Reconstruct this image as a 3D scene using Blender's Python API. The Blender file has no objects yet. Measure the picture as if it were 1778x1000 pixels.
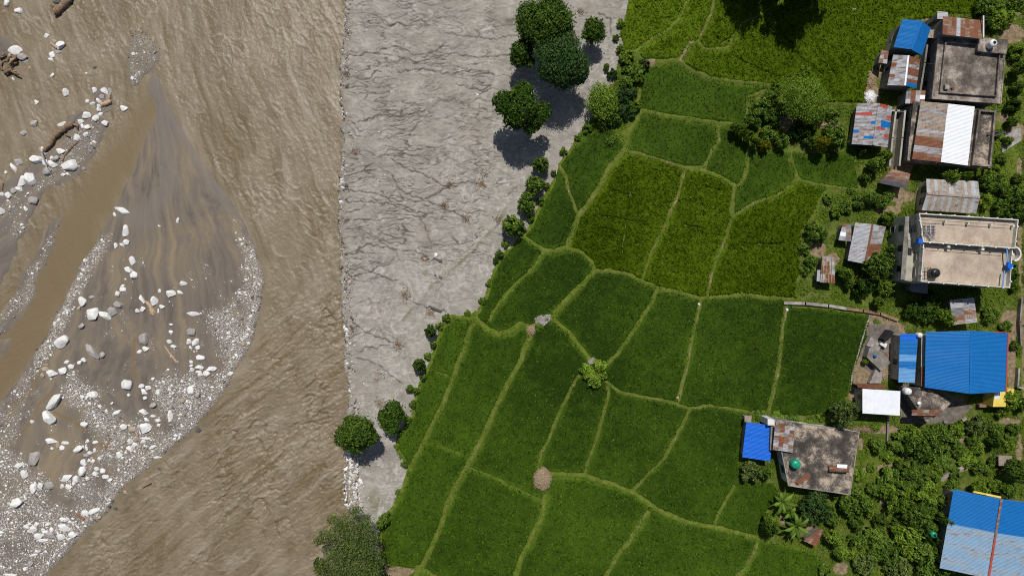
import bpy, math, random
import numpy as np
random.seed(7)
C = bpy.context.scene.collection
SC = bpy.context.scene
H = 120.0            # camera height above the fields, metres

# ------------------------------------------------------------------ camera, sky, sun, exposure
cam = bpy.data.cameras.new('camera'); cam_o = bpy.data.objects.new('camera', cam); C.objects.link(cam_o)
cam_o.location = (0, 0, H); cam_o.rotation_euler = (0, 0, 0)
cam.sensor_width = 36; cam.lens = 36 * H / 177.8; cam.clip_start = 1; cam.clip_end = 5000
SC.camera = cam_o
w = bpy.data.worlds.new('World'); SC.world = w; w.use_nodes = True
SUN_EL = math.radians(60); SUN_ROT = math.radians(0)
nt = w.node_tree; bg = nt.nodes['Background']
sky = nt.nodes.new('ShaderNodeTexSky'); sky.sky_type = 'NISHITA'; sky.sun_disc = False
sky.sun_elevation = SUN_EL; sky.sun_rotation = SUN_ROT; sky.air_density = 1.0; sky.dust_density = 1.5
nt.links.new(sky.outputs[0], bg.inputs[0]); bg.inputs[1].default_value = 0.06
sun = bpy.data.lights.new('sun', 'SUN'); sun.energy = 4.2; sun.angle = math.radians(0.5); sun.color = (1, 0.965, 0.9)
sun_o = bpy.data.objects.new('sun', sun); C.objects.link(sun_o); sun_o.location = (0, 60, 150)
sun_o.rotation_euler = (-(math.pi/2 - SUN_EL), 0, 0)
SC.view_settings.view_transform = 'Standard'; SC.view_settings.look = 'None'
SC.view_settings.exposure = -0.05; SC.view_settings.gamma = 1
SC.render.engine = 'CYCLES'; SC.cycles.use_denoising = False; SC.cycles.filter_width = 1.1

# ------------------------------------------------------------------ helpers: places, noise
def P(px, py, z=0.0):
    """the place at height z that the photograph shows at pixel px, py"""
    k = (H - z) / H * 0.1
    return np.array([(px - 889) * k, (500 - py) * k, z])

def _hash(xi, yi, s):
    h = (xi * np.int64(374761393) + yi * np.int64(668265263) + np.int64(s) * np.int64(1442695041)) & np.int64(0xffffffff)
    h = ((h ^ (h >> 13)) * np.int64(1274126177)) & np.int64(0xffffffff)
    return ((h ^ (h >> 16)) & np.int64(0xffff)).astype(np.float32) / 65536.0 * 6.2831853

def vn(x, y, s=0):
    x = np.asarray(x, np.float64); y = np.asarray(y, np.float64)
    xi = np.floor(x).astype(np.int64); yi = np.floor(y).astype(np.int64)
    fx = (x - xi).astype(np.float32); fy = (y - yi).astype(np.float32)
    def g(i, j):
        a = _hash(xi + i, yi + j, s)
        return np.cos(a) * (fx - i) + np.sin(a) * (fy - j)
    u = fx*fx*fx*(fx*(fx*6-15)+10); v = fy*fy*fy*(fy*(fy*6-15)+10)
    a = g(0, 0); b = g(1, 0); c = g(0, 1); d = g(1, 1)
    return (a + (b-a)*u + (c-a)*v + (a-b-c+d)*u*v) * 1.5

def fbm(x, y, s=0, o=4, g=0.5):
    t = 0; a = 1.0; n = 0
    for k in range(o):
        t = t + a * vn(x * 2**k + 17.3*k, y * 2**k - 9.1*k, s + k); n += a; a *= g
    return t / n

def ridge(x, y, s=0, o=3):
    t = 0; a = 1.0; n = 0
    for k in range(o):
        t = t + a * (1 - np.abs(vn(x*2**k + 5.7*k, y*2**k + 3.3*k, s + k)) * 2); n += a; a *= 0.5
    return t / n

def sstep(a, b, x):
    t = np.clip((x - a) / (b - a), 0, 1); return t*t*(3-2*t)

def dist_poly(X, Y, pts):
    """distance of every place to a polyline"""
    d = np.full(X.shape, 1e9, np.float32)
    for (x0, y0), (x1, y1) in zip(pts[:-1], pts[1:]):
        dx, dy = x1-x0, y1-y0; L = dx*dx + dy*dy + 1e-9
        t = np.clip(((X-x0)*dx + (Y-y0)*dy) / L, 0, 1)
        d = np.minimum(d, np.hypot(X - x0 - t*dx, Y - y0 - t*dy))
    return d

def inside(X, Y, pts):
    r = np.zeros(X.shape, bool); n = len(pts); j = n - 1
    for i in range(n):
        xi, yi = pts[i]; xj, yj = pts[j]
        if yi != yj:
            r ^= ((yi > Y) != (yj > Y)) & (X < (xj-xi) * (Y-yi) / (yj-yi) + xi)
        j = i
    return r

def sdist(X, Y, pts):
    """signed distance to a closed outline, positive inside"""
    d = dist_poly(X, Y, list(pts) + [pts[0]])
    return np.where(inside(X, Y, pts), d, -d)

# ------------------------------------------------------------------ helpers: objects
def tag(o, label=None, cat=None, group=None, kind=None):
    if label: o['label'] = label
    if cat: o['category'] = cat
    if group: o['group'] = group
    if kind: o['kind'] = kind
    return o

def np_mesh(name, V, F, mats=(), mi=None, smooth=False, attrs=None):
    """V (n,3), F (m,k) arrays of one polygon size, or a list of polygons"""
    me = bpy.data.meshes.new(name)
    V = np.asarray(V, np.float32)
    if isinstance(F, np.ndarray):
        k = F.shape[1]; m = len(F); loops = F.ravel().astype(np.int32)
        starts = np.arange(0, m*k, k, dtype=np.int32)
    else:
        loops = np.array([i for f in F for i in f], np.int32); m = len(F)
        starts = np.cumsum([0] + [len(f) for f in F[:-1]]).astype(np.int32)
    me.vertices.add(len(V)); me.vertices.foreach_set('co', V.ravel())
    me.loops.add(len(loops)); me.loops.foreach_set('vertex_index', loops)
    me.polygons.add(m); me.polygons.foreach_set('loop_start', starts)
    for a in mats: me.materials.append(a)
    if mi is not None: me.polygons.foreach_set('material_index', np.asarray(mi, np.int32))
    if attrs:
        for n, (dom, arr) in attrs.items():
            a = me.attributes.new(n, 'FLOAT', dom); a.data.foreach_set('value', np.asarray(arr, np.float32).ravel())
    me.update(calc_edges=True)
    me.polygons.foreach_set('use_smooth', np.full(m, smooth, bool))
    return me

def link(name, me, parent=None, loc=(0, 0, 0)):
    o = bpy.data.objects.new(name, me); C.objects.link(o); o.location = loc
    if parent is not None: o.parent = parent
    return o

def empty(name, loc):
    o = bpy.data.objects.new(name, None); C.objects.link(o); o.location = loc; o.empty_display_size = 0.5
    return o

def grid_sheet(name, xs, ys, Z, mat, attrs, keep=None):
    ny, nx = Z.shape
    X, Y = np.meshgrid(xs, ys)
    V = np.stack([X, Y, Z], -1).reshape(-1, 3)
    idx = np.arange(ny*nx).reshape(ny, nx)
    F = np.stack([idx[:-1, :-1], idx[:-1, 1:], idx[1:, 1:], idx[1:, :-1]], -1)
    if keep is not None:
        k = keep[:-1, :-1] | keep[:-1, 1:] | keep[1:, 1:] | keep[1:, :-1]
        F = F[k]
    F = F.reshape(-1, 4)
    if keep is not None:
        used = np.unique(F); remap = np.zeros(len(V), np.int64); remap[used] = np.arange(len(used))
        V = V[used]; F = remap[F]
        attrs = {n: a.ravel()[used] for n, a in attrs.items()}
    me = np_mesh(name, V, F, [mat], smooth=True, attrs={n: ('POINT', a) for n, a in attrs.items()})
    return link(name, me)

class MB:
    """collects boxes, prisms and tubes in world coordinates; build() links them as one mesh"""
    def __init__(s): s.v = []; s.f = []; s.m = []
    def add(s, V, F, mi=0):
        b = len(s.v); s.v += [tuple(float(c) for c in p) for p in V]
        s.f += [tuple(i+b for i in f) for f in F]; s.m += [mi]*len(F); return s
    def prism(s, poly, z0, z1, mi=0):
        n = len(poly); z0 = [z0]*n if np.isscalar(z0) else z0; z1 = [z1]*n if np.isscalar(z1) else z1
        a = sum(poly[i][0]*poly[(i+1) % n][1] - poly[(i+1) % n][0]*poly[i][1] for i in range(n))
        if a < 0: poly = poly[::-1]; z0 = z0[::-1]; z1 = z1[::-1]
        V = [(p[0], p[1], z) for p, z in zip(poly, z0)] + [(p[0], p[1], z) for p, z in zip(poly, z1)]
        F = [tuple(range(n-1, -1, -1)), tuple(range(n, 2*n))] + [(i, (i+1) % n, n+(i+1) % n, n+i) for i in range(n)]
        return s.add(V, F, mi)
    def ring(s, outer, inner, z0, z1, mi=0):
        n = len(outer)
        V = [(p[0], p[1], z) for z in (z0, z1) for poly in (outer, inner) for p in poly]
        F = []
        for i in range(n):
            j = (i+1) % n
            F += [(2*n+i, 2*n+j, 3*n+j, 3*n+i), (i, j, 2*n+j, 2*n+i), (n+j, n+i, 3*n+i, 3*n+j), (j, i, n+i, n+j)]
        return s.add(V, F, mi)
    def box(s, c, sx, sy, sz, rz=0, mi=0):
        """box standing on height c[2]"""
        ca, sa = math.cos(rz), math.sin(rz)
        poly = [(c[0]+x*ca-y*sa, c[1]+x*sa+y*ca) for x, y in ((-sx/2, -sy/2), (sx/2, -sy/2), (sx/2, sy/2), (-sx/2, sy/2))]
        return s.prism(poly, c[2], c[2]+sz, mi)
    def bar(s, a, b, w, h=None, mi=0):
        a = np.array(a, float); b = np.array(b, float); h = h or w; d = b-a; L = np.linalg.norm(d); d /= L
        up = np.array([0, 0, 1.0]) if abs(d[2]) < 0.95 else np.array([1.0, 0, 0])
        sd = np.cross(d, up); sd /= np.linalg.norm(sd); u = np.cross(sd, d)
        V = [p + sd*w/2*i + u*h/2*j for p in (a, b) for i, j in ((-1, -1), (1, -1), (1, 1), (-1, 1))]
        return s.add(V, [(0, 1, 2, 3), (7, 6, 5, 4), (0, 4, 5, 1), (1, 5, 6, 2), (2, 6, 7, 3), (3, 7, 4, 0)], mi)
    def tube(s, pts, rad, n=8, mi=0, cap=True, wob=0):
        V = []; F = []; pts = [np.array(p, float) for p in pts]
        for k, p in enumerate(pts):
            d = pts[min(k+1, len(pts)-1)] - pts[max(k-1, 0)]; d /= np.linalg.norm(d) + 1e-9
            up = np.array([0, 0, 1.0]) if abs(d[2]) < 0.9 else np.array([1.0, 0, 0])
            sd = np.cross(d, up); sd /= np.linalg.norm(sd); u = np.cross(sd, d)
            r = rad[k] if hasattr(rad, '__len__') else rad
            for i in range(n):
                a = 2*math.pi*i/n; rr = r * (1 + wob*math.sin(3*a + k*1.3) + wob*random.uniform(-1, 1)) if wob else r
                V.append(p + sd*math.cos(a)*rr + u*math.sin(a)*rr)
        for k in range(len(pts)-1):
            for i in range(n):
                j = (i+1) % n; F.append((k*n+i, (k+1)*n+i, (k+1)*n+j, k*n+j))
        if cap: F += [tuple(range(n)), tuple(range(len(V)-1, len(V)-n-1, -1))]
        return s.add(V, F, mi)
    def build(s, name, mats, parent=None, smooth=False):
        if not isinstance(mats, (list, tuple)): mats = [mats]
        V = np.array(s.v, float)
        if parent is not None:
            q = parent; off = np.zeros(3)
            while q is not None: off += np.array(q.location); q = q.parent
            V = V - off; loc = (0, 0, 0)
        else:
            loc = np.array([(V[:, 0].min()+V[:, 0].max())/2, (V[:, 1].min()+V[:, 1].max())/2, V[:, 2].min()]); V = V - loc
        return link(name, np_mesh(name, V, s.f, mats, s.m, smooth), parent, loc)

def offset(poly, d):
    """convex outline moved inward by d"""
    n = len(poly); a = sum(poly[i][0]*poly[(i+1) % n][1] - poly[(i+1) % n][0]*poly[i][1] for i in range(n))
    s = 1 if a > 0 else -1; out = []
    for i in range(n):
        p0, p1, p2 = (np.array(poly[k % n][:2], float) for k in (i-1, i, i+1))
        e1 = (p1-p0)/np.linalg.norm(p1-p0); e2 = (p2-p1)/np.linalg.norm(p2-p1)
        n1 = np.array([-e1[1], e1[0]])*s; n2 = np.array([-e2[1], e2[0]])*s
        b = n1+n2; b /= (1 + n1 @ n2); out.append(tuple(p1 + b*d))
    return out

# ------------------------------------------------------------------ helpers: materials
def lin(h):
    if not isinstance(h, str): return tuple(h) + (1,) if len(h) == 3 else h
    v = [int(h[i:i+2], 16)/255 for i in (1, 3, 5)]
    return tuple(c/12.92 if c <= 0.04045 else ((c+0.055)/1.055)**2.4 for c in v) + (1,)

class Mat:
    def __init__(s, name):
        s.m = bpy.data.materials.new(name); s.m.use_nodes = True; s.t = s.m.node_tree
        s.b = s.t.nodes['Principled BSDF']; s.co = s.t.nodes.new('ShaderNodeTexCoord')
        s.b.inputs['Specular IOR Level'].default_value = 0.3
    def _set(s, sock, v):
        if isinstance(v, bpy.types.NodeSocket): s.t.links.new(v, sock)
        elif isinstance(v, str): sock.default_value = lin(v)
        else: sock.default_value = v if not (hasattr(v, '__len__') and len(v) == 3 and sock.type == 'RGBA') else tuple(v)+(1,)
    def attr(s, n):
        a = s.t.nodes.new('ShaderNodeAttribute'); a.attribute_name = n; return a.outputs['Fac']
    def rand(s): return s.t.nodes.new('ShaderNodeObjectInfo').outputs['Random']
    def pos(s, scale=(1, 1, 1), obj=True, rot=(0, 0, 0)):
        m = s.t.nodes.new('ShaderNodeMapping'); s.t.links.new(s.co.outputs['Object'], m.inputs[0])
        m.inputs['Scale'].default_value = scale; m.inputs['Rotation'].default_value = rot; return m.outputs[0]
    def noise(s, scale, detail=4, rough=0.55, vec=None, dist=0):
        n = s.t.nodes.new('ShaderNodeTexNoise'); n.inputs['Scale'].default_value = scale
        n.inputs['Detail'].default_value = detail; n.inputs['Roughness'].default_value = rough
        n.inputs['Distortion'].default_value = dist
        s.t.links.new(vec or s.co.outputs['Object'], n.inputs['Vector']); return n.outputs['Fac']
    def voro(s, scale, vec=None, feature='F1'):
        n = s.t.nodes.new('ShaderNodeTexVoronoi'); n.inputs['Scale'].default_value = scale; n.feature = feature
        s.t.links.new(vec or s.co.outputs['Object'], n.inputs['Vector']); return n.outputs['Distance']
    def ramp(s, fac, stops):
        r = s.t.nodes.new('ShaderNodeValToRGB'); s.t.links.new(fac, r.inputs[0]); e = r.color_ramp.elements
        while len(e) < len(stops): e.new(0.5)
        for el, (p, c) in zip(e, stops): el.position = p; el.color = lin(c) if not np.isscalar(c) else (c, c, c, 1)
        return r.outputs[0]
    def mix(s, fac, a, b, mode='MIX'):
        n = s.t.nodes.new('ShaderNodeMix'); n.data_type = 'RGBA'; n.blend_type = mode
        s._set(n.inputs[0], fac); s._set(n.inputs[6], a); s._set(n.inputs[7], b); return n.outputs[2]
    def math(s, op, a, b=0.0):
        n = s.t.nodes.new('ShaderNodeMath'); n.operation = op; n.use_clamp = False
        s._set(n.inputs[0], a); s._set(n.inputs[1], b); return n.outputs[0]
    def out(s, col, rough=0.85, bump=None, bs=0.3, bd=0.05, metal=0, spec=None):
        s._set(s.b.inputs['Base Color'], col); s._set(s.b.inputs['Roughness'], rough)
        s._set(s.b.inputs['Metallic'], metal)
        if spec is not None: s.b.inputs['Specular IOR Level'].default_value = spec
        if bump is not None:
            n = s.t.nodes.new('ShaderNodeBump'); n.inputs['Strength'].default_value = bs
            n.inputs['Distance'].default_value = bd; s.t.links.new(bump, n.inputs['Height'])
            s.t.links.new(n.outputs[0], s.b.inputs['Normal'])
        return s.m
    def leafy(s, col, trans=0.3, spec=0.06):
        s._set(s.b.inputs['Base Color'], col); s.b.inputs['Roughness'].default_value = 0.6
        s.b.inputs['Specular IOR Level'].default_value = spec
        tr = s.t.nodes.new('ShaderNodeBsdfTranslucent'); s._set(tr.inputs[0], col)
        mx = s.t.nodes.new('ShaderNodeMixShader'); mx.inputs[0].default_value = trans
        s.t.links.new(s.b.outputs[0], mx.inputs[1]); s.t.links.new(tr.outputs[0], mx.inputs[2])
        s.t.links.new(mx.outputs[0], s.t.nodes['Material Output'].inputs[0]); return s.m
# ------------------------------------------------------------------ outlines read from the photograph (pixels)
FAR = 6000
SILT_EDGE = [(610, -FAR), (600, -60), (597, 0), (594, 60), (588, 130), (590, 200), (592, 250), (588, 300), (586, 340), (583, 380), (588, 420),
             (590, 500), (593, 560), (598, 640), (603, 700), (600, 760), (597, 830), (600, 868), (610, 900), (632, 930), (648, 970), (640, 1040), (600, FAR)]
FIELD_EDGE = [(1140, -FAR), (1115, -40), (1102, 0), (1082, 28), (1074, 55), (1084, 82), (1070, 112), (1066, 140), (1040, 165), (1030, 200), (1003, 232), (985, 262), (967, 283),
              (968, 300), (945, 335), (932, 360), (915, 395), (903, 410), (888, 425), (868, 440), (860, 458), (850, 480), (843, 508), (828, 537),
              (802, 548), (780, 545), (768, 560), (755, 590), (746, 620), (736, 645), (724, 670), (714, 700), (712, 722), (696, 745),
              (684, 768), (690, 790), (703, 803), (708, 818), (700, 838), (684, 868), (668, 893), (655, 925), (655, 965), (648, 990), (640, 1040), (620, FAR)]
BAR = [(265, 128), (272, 135), (280, 152), (288, 178), (306, 205), (320, 232), (332, 252), (346, 275), (365, 302), (385, 332), (402, 355), (420, 380), (430, 405),
       (442, 430), (452, 460), (456, 490), (453, 520), (447, 555), (438, 590), (424, 618), (404, 652), (385, 680), (360, 715), (335, 745),
       (310, 765), (285, 787), (262, 803), (240, 823), (214, 842), (196, 870), (178, 893), (160, 910), (140, 930), (120, 950), (100, 972), (70, 1012), (-40, 1120),
       (-500, 1500), (-500, 740), (-60, 735), (0, 700), (15, 685), (40, 650), (60, 615), (82, 580), (100, 545), (118, 505), (132, 480), (148, 450), (165, 425), (182, 398),
       (195, 370), (212, 338), (228, 300), (245, 262), (256, 240), (270, 208), (273, 182), (262, 165), (258, 142)]
BARS = [BAR,
        [(232, 46), (246, 50), (262, 66), (276, 82), (278, 104), (268, 118), (250, 130), (240, 148), (230, 152), (224, 135), (222, 102), (224, 78)],
        [(161, 160), (175, 148), (192, 160), (196, 178), (194, 192), (182, 200), (170, 196), (163, 180)],
        [(120, 205), (140, 195), (170, 200), (184, 212), (178, 245), (165, 268), (140, 300), (112, 318), (90, 325), (70, 338), (66, 350), (55, 372), (45, 400), (30, 420),
         (28, 440), (15, 465), (0, 492), (-60, 560), (-60, 330), (0, 318), (20, 310), (34, 300), (62, 282), (84, 262), (110, 240)],
        [(110, 376), (102, 398), (88, 440), (66, 480), (58, 520), (42, 545), (20, 570), (0, 585), (-60, 640), (-60, 600), (0, 545), (14, 525), (38, 490), (56, 450), (76, 405), (95, 384)],
        [(8, 590), (20, 588), (12, 610), (0, 625), (-50, 650), (-50, 610)],
        [(0, 60), (14, 66), (24, 82), (14, 95), (-30, 110), (-40, 70)]]
CALM = [(262, 150), (275, 190), (255, 245), (212, 340), (150, 455), (85, 580), (15, 690), (-60, 760), (-60, 560), (40, 480), (95, 375), (190, 250), (235, 175)]

def axis(a, b, step, lo, hi):
    """fine between a and b, ever coarser out to lo and hi"""
    core = np.arange(a, b + step/2, step); out = [core]
    s = step; x = core[-1]; t = []
    while x < hi: s *= 1.35; x = min(x + s, hi); t.append(x)
    s = step; x = core[0]; u = []
    while x > lo: s *= 1.35; x = max(x - s, lo); u.append(x)
    return np.concatenate([u[::-1], core, t])

# ------------------------------------------------------------------ materials of the land
m = Mat('muddy_water')
n1 = m.noise(0.35, 5, 0.6, m.pos((1, 0.45, 1), rot=(0, 0, 0.5))); n2 = m.noise(2.2, 4, 0.6)
col = m.ramp(n1, [(0.3, (0.142, 0.110, 0.066)), (0.5, (0.184, 0.146, 0.095)), (0.72, (0.225, 0.182, 0.124))])
col = m.mix(m.math('MULTIPLY', m.attr('flow'), 0.9), col, (0.246, 0.202, 0.147)); col = m.mix(m.math('MULTIPLY', m.attr('dark'), 0.8), col, (0.128, 0.093, 0.046))
col = m.mix(m.attr('calm'), col, (0.165, 0.121, 0.066))
col = m.mix(m.math('MULTIPLY', m.attr('wave_highlight'), 0.65), col, (0.28, 0.235, 0.175))  # pale highlights of the waves, put into the water colour
col = m.mix(m.math('MULTIPLY', m.attr('recessed'), 0.65), col, (0.125, 0.082, 0.036))
fb = m.math('MULTIPLY', m.noise(2.0, 5, 0.6, m.pos((1, 0.6, 1), rot=(0, 0, 0.6))), m.math('SUBTRACT', 1.0, m.math('MULTIPLY', m.attr('calm'), 0.8)))
MUDDY = m.out(col, 0.42, fb, 0.7, 0.12, spec=0.27)

m = Mat('wet_river_sand')
n = m.noise(1.5, 6, 0.6)
col = m.ramp(m.attr('streak'), [(0.22, (0.100, 0.081, 0.067)), (0.42, (0.148, 0.124, 0.104)), (0.56, (0.176, 0.143, 0.106)), (0.80, (0.235, 0.186, 0.122))])
col = m.mix(m.math('MULTIPLY', m.attr('grey'), 0.7), col, (0.175, 0.152, 0.137))
col = m.mix(m.math('MULTIPLY', m.attr('mud'), 0.85), col, (0.180, 0.128, 0.066))
col = m.mix(m.math('MULTIPLY', n, 0.15), col, (0.105, 0.086, 0.070))
col = m.mix(m.math('MULTIPLY', m.attr('grit'), 0.8), col, m.ramp(m.voro(5.5), [(0.0, (0.62, 0.60, 0.57)), (0.32, (0.34, 0.31, 0.28)), (0.6, (0.14, 0.12, 0.10))]))
SAND = m.out(col, m.math('SUBTRACT', 0.8, m.math('MULTIPLY', m.attr('mud'), 0.35)), m.noise(5, 5), 0.6, 0.03, spec=0.2)

m = Mat('grey_silt')
n = m.noise(0.25, 6, 0.65); f = m.noise(2.2, 8, 0.8, m.pos((0.6, 1.3, 1)))
col = m.ramp(n, [(0.3, (0.225, 0.206, 0.178)), (0.5, (0.300, 0.276, 0.242)), (0.7, (0.375, 0.349, 0.312))])
col = m.mix(m.ramp(f, [(0.44, 0.0), (0.66, 0.6)]), col, (0.15, 0.137, 0.115))
col = m.mix(m.math('MULTIPLY', m.attr('pale'), 0.85), col, (0.47, 0.445, 0.41))
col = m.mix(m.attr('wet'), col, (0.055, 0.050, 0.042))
col = m.mix(m.math('MULTIPLY', m.attr('brown'), 0.8), col, (0.215, 0.165, 0.115))
col = m.mix(m.math('MULTIPLY', m.attr('weed'), 0.7), col, (0.115, 0.115, 0.035))
SILT = m.out(col, 0.75, m.noise(4.5, 6, 0.7), 0.9, 0.06, spec=0.12)

m = Mat('field_soil_and_grass')
n = m.noise(0.6, 6, 0.6); f = m.noise(4.0, 4, 0.7)
g = m.ramp(n, [(0.3, (0.060, 0.085, 0.014)), (0.5, (0.115, 0.145, 0.028)), (0.7, (0.185, 0.195, 0.060))])
g = m.mix(m.math('MULTIPLY', f, 0.6), g, (0.04, 0.055, 0.012))
g = m.mix(m.math('MULTIPLY', m.attr('bright'), 0.9), g, m.ramp(m.noise(1.8, 5, 0.75), [(0.34, (0.045, 0.080, 0.006)), (0.5, (0.105, 0.150, 0.014)), (0.66, (0.175, 0.185, 0.050))]))
d = m.ramp(m.noise(1.6, 6, 0.65), [(0.3, (0.115, 0.085, 0.05)), (0.5, (0.215, 0.160, 0.098)), (0.7, (0.31, 0.245, 0.165))])
edge = m.math('ADD', m.attr('dirt'), m.math('MULTIPLY', m.math('SUBTRACT', m.noise(2.2, 5, 0.7), 0.5), 1.1))
col = m.mix(m.ramp(edge, [(0.42, 0.0), (0.6, 1.0)]), g, d)
col = m.mix(m.ramp(m.attr('concrete'), [(0.45, 0.0), (0.55, 1.0)]), col, m.ramp(m.noise(0.9, 7, 0.7), [(0.3, (0.07, 0.06, 0.05)), (0.55, (0.16, 0.14, 0.12)), (0.75, (0.26, 0.23, 0.2))]))
GROUND = m.out(col, 0.95, m.noise(5, 5, 0.7), 1.0, 0.08, spec=0.03)

# ------------------------------------------------------------------ river water
ZW = -0.75
def px_of(X, Y, z): k = (H - z)/H * 0.1; return X/k + 889, 500 - Y/k
xs = axis(-93, -27.5, 0.16, -500, -20); ys = axis(-54, 54, 0.16, -500, 500)
X, Y = np.meshgrid(xs, ys); U, W = px_of(X, Y, ZW)
def rot(a): a = math.radians(a); return X*math.cos(a) + Y*math.sin(a), -X*math.sin(a) + Y*math.cos(a)
bar_d = np.maximum.reduce([sdist(U, W, b) for b in BARS[:1]])
calm = sstep(-22, 26, sdist(U, W, CALM) + 16*fbm(X*0.12, Y*0.12, 4, 3)) * 0.9
wob = fbm(X*0.05, Y*0.05, 3, 3)*3.0
def aniso(a, lx, ly, s, o=4, fn=fbm):
    A, B = rot(a); return fn((A + wob)/lx, (B + wob*0.6)/ly, s, o)
low = sstep(430, 600, W + 60*vn(X*0.04, Y*0.04, 5))            # the lower reach: long diagonal wave lines
steep = aniso(33, 7.0, 1.25, 11, 4, ridge)
down = aniso(-62, 5.0, 1.0, 21, 4)
chop = aniso(-15, 1.6, 1.0, 31, 4)
vert = aniso(88, 6.0, 0.75, 41, 3)
vw = np.exp(-((U - (300 + 0.15*(W-100)))/55)**2) * sstep(420, 250, W)
right = sstep(430, 580, U) * sstep(620, 480, W)
patch = 0.35 + 1.5*sstep(-0.25, 0.45, fbm(X*0.11 + 0.3*Y*0.11, Y*0.08, 55, 3))
Z = 0.045*chop*patch + 0.040*aniso(60, 0.9, 0.5, 51, 3)*patch + 0.035*aniso(28, 2.2, 0.4, 53, 3)*patch
Z = Z + low * sstep(1040, 800, W)**0.5 * (0.26*(np.clip(steep, 0.0, 1)**2)*(0.25 + patch*0.6)*(0.5 + 0.9*fbm(X*0.09, Y*0.09, 63, 3)) + 0.03*aniso(20, 2.5, 0.7, 61, 3))
Z = Z + (1-low) * 0.10*down*(0.4+0.5*patch+0.6*right) + 0.10*vw*vert
Z = Z + right * 0.15*ridge(X*0.55, Y*0.4, 71, 4) * (0.5 + 0.5*fbm(X*0.1, Y*0.1, 8, 2))
for bx, by, a, L, amp in ((452, 190, -35, 1.6, .2), (395, 893, 40, 3.2, .28), (350, 748, 35, 2.0, .1), (455, 690, 35, 3.4, .2), (560, 545, 60, 3.0, .2), (340, 970, 40, 3.5, .22),
                          (388, 312, -50, 1.4, .2), (545, 470, 20, 2.4, .15), (560, 100, -60, 2.0, .18), (310, 55, -45, 2.0, .18), (430, 775, 30, 3.0, .14), (300, 130, -60, 2, .12), (570, 620, 45, 3.5, .16)):
    p = P(bx, by, ZW); ca, sa = math.cos(math.radians(a)), math.sin(math.radians(a))
    A = (X-p[0])*ca + (Y-p[1])*sa; B = -(X-p[0])*sa + (Y-p[1])*ca + 0.25*vn(X*0.8, Y*0.8, 77)
    B = B + 0.5*fbm(X*0.5, Y*0.5, 78, 3); Z = Z + 0.7*amp*(0.5 + fbm(X*0.9, Y*0.9, 79, 3)) * np.exp(-(A/L)**2) * (np.exp(-((B-0.35)/0.4)**2) - 0.9*np.exp(-((B+0.2)/0.28)**2))
def crest(a, lx, ly, s, p=7):
    A, B = rot(a); n = np.abs(vn((A + wob + 0.8*fbm(X*0.5, Y*0.5, s+9, 3))/lx, (B + wob*0.5 + 0.8*fbm(X*0.45, Y*0.45, s+5, 4))/ly, s)); return np.clip(1 - 1.6*n, 0, 1)**p
pm = sstep(-0.15, 0.4, fbm(X*0.13, Y*0.1, 57, 3))
Z = Z + low*(0.22*crest(34, 6, 1.9, 121, 9)*pm*sstep(1040, 820, W) + 0.10*crest(42, 3.0, 1.1, 131, 8)*(0.3+pm) + 0.09*crest(20, 1.8, 0.8, 123)) + (1-low)*(0.18*crest(-55, 4, 1.5, 125)*(0.3+pm) + 0.07*crest(-20, 1.6, 0.9, 127)) + 0.05*crest(75, 1.2, 0.7, 129)*(0.3+patch)
Z = Z - low*(0.26*crest(36, 5, 2.3, 141, 14)*(0.3+pm)*sstep(1080, 860, W) + 0.12*crest(30, 2.2, 1.2, 143, 12)) - (1-low)*0.14*crest(-50, 2.6, 1.6, 145, 12)*(0.2+pm)
fade = (1 - 0.88*calm)*(0.3 + 0.7*sstep(0, 26, -bar_d))
Z = Z * fade + calm * 0.012*ridge(X*1.3 + 0.6*Y, Y*0.9 - X*0.4, 91, 2)
wave_highlight = sstep(0.30, 0.62, Z*6 + 0.5*fbm(X*0.5, Y*0.5, 101, 4) - 0.12) * (1 - calm) * sstep(-0.15, 0.35, fbm(X*0.12, Y*0.09, 103, 3) + 0.18)  # highlights painted on wave crests and in broad whitish patches
recessed = sstep(0.1, 0.55, -Z*5 + 0.35*fbm(X*0.3, Y*0.3, 105, 3) + 0.25*right - 0.15) * (1-calm)  # water colour gets darker where the wave surface dips
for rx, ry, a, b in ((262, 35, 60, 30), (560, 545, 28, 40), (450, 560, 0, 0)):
    if a: wave_highlight = np.maximum(wave_highlight, 0.5*sstep(0.9, 0.2, np.hypot((U-rx)/a, (W-ry)/b) + 0.5*fbm(X*0.4, Y*0.4, 107, 3)) * (wave_highlight > 0.05))
fl = (1-low)*aniso(-72, 16, 1.6, 151, 5) + low*aniso(38, 14, 1.6, 153, 5) + 0.5*fbm(X*0.07, Y*0.07, 155, 3)
flow = sstep(0.12, 0.55, fl)*(1-0.6*calm); darkf = sstep(0.10, 0.55, -fl)*(1-0.6*calm)
Z = (Z*(1 - 0.52*(1-low)) + 0.07*fl*(1-calm))*(0.25 + 0.75*sstep(0, 20, -bar_d))
wat = grid_sheet('river_water', xs, ys, Z + ZW, MUDDY, dict(flow=flow, dark=darkf, calm=calm, wave_highlight=wave_highlight, recessed=recessed)); tag(wat, kind='structure')

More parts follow.
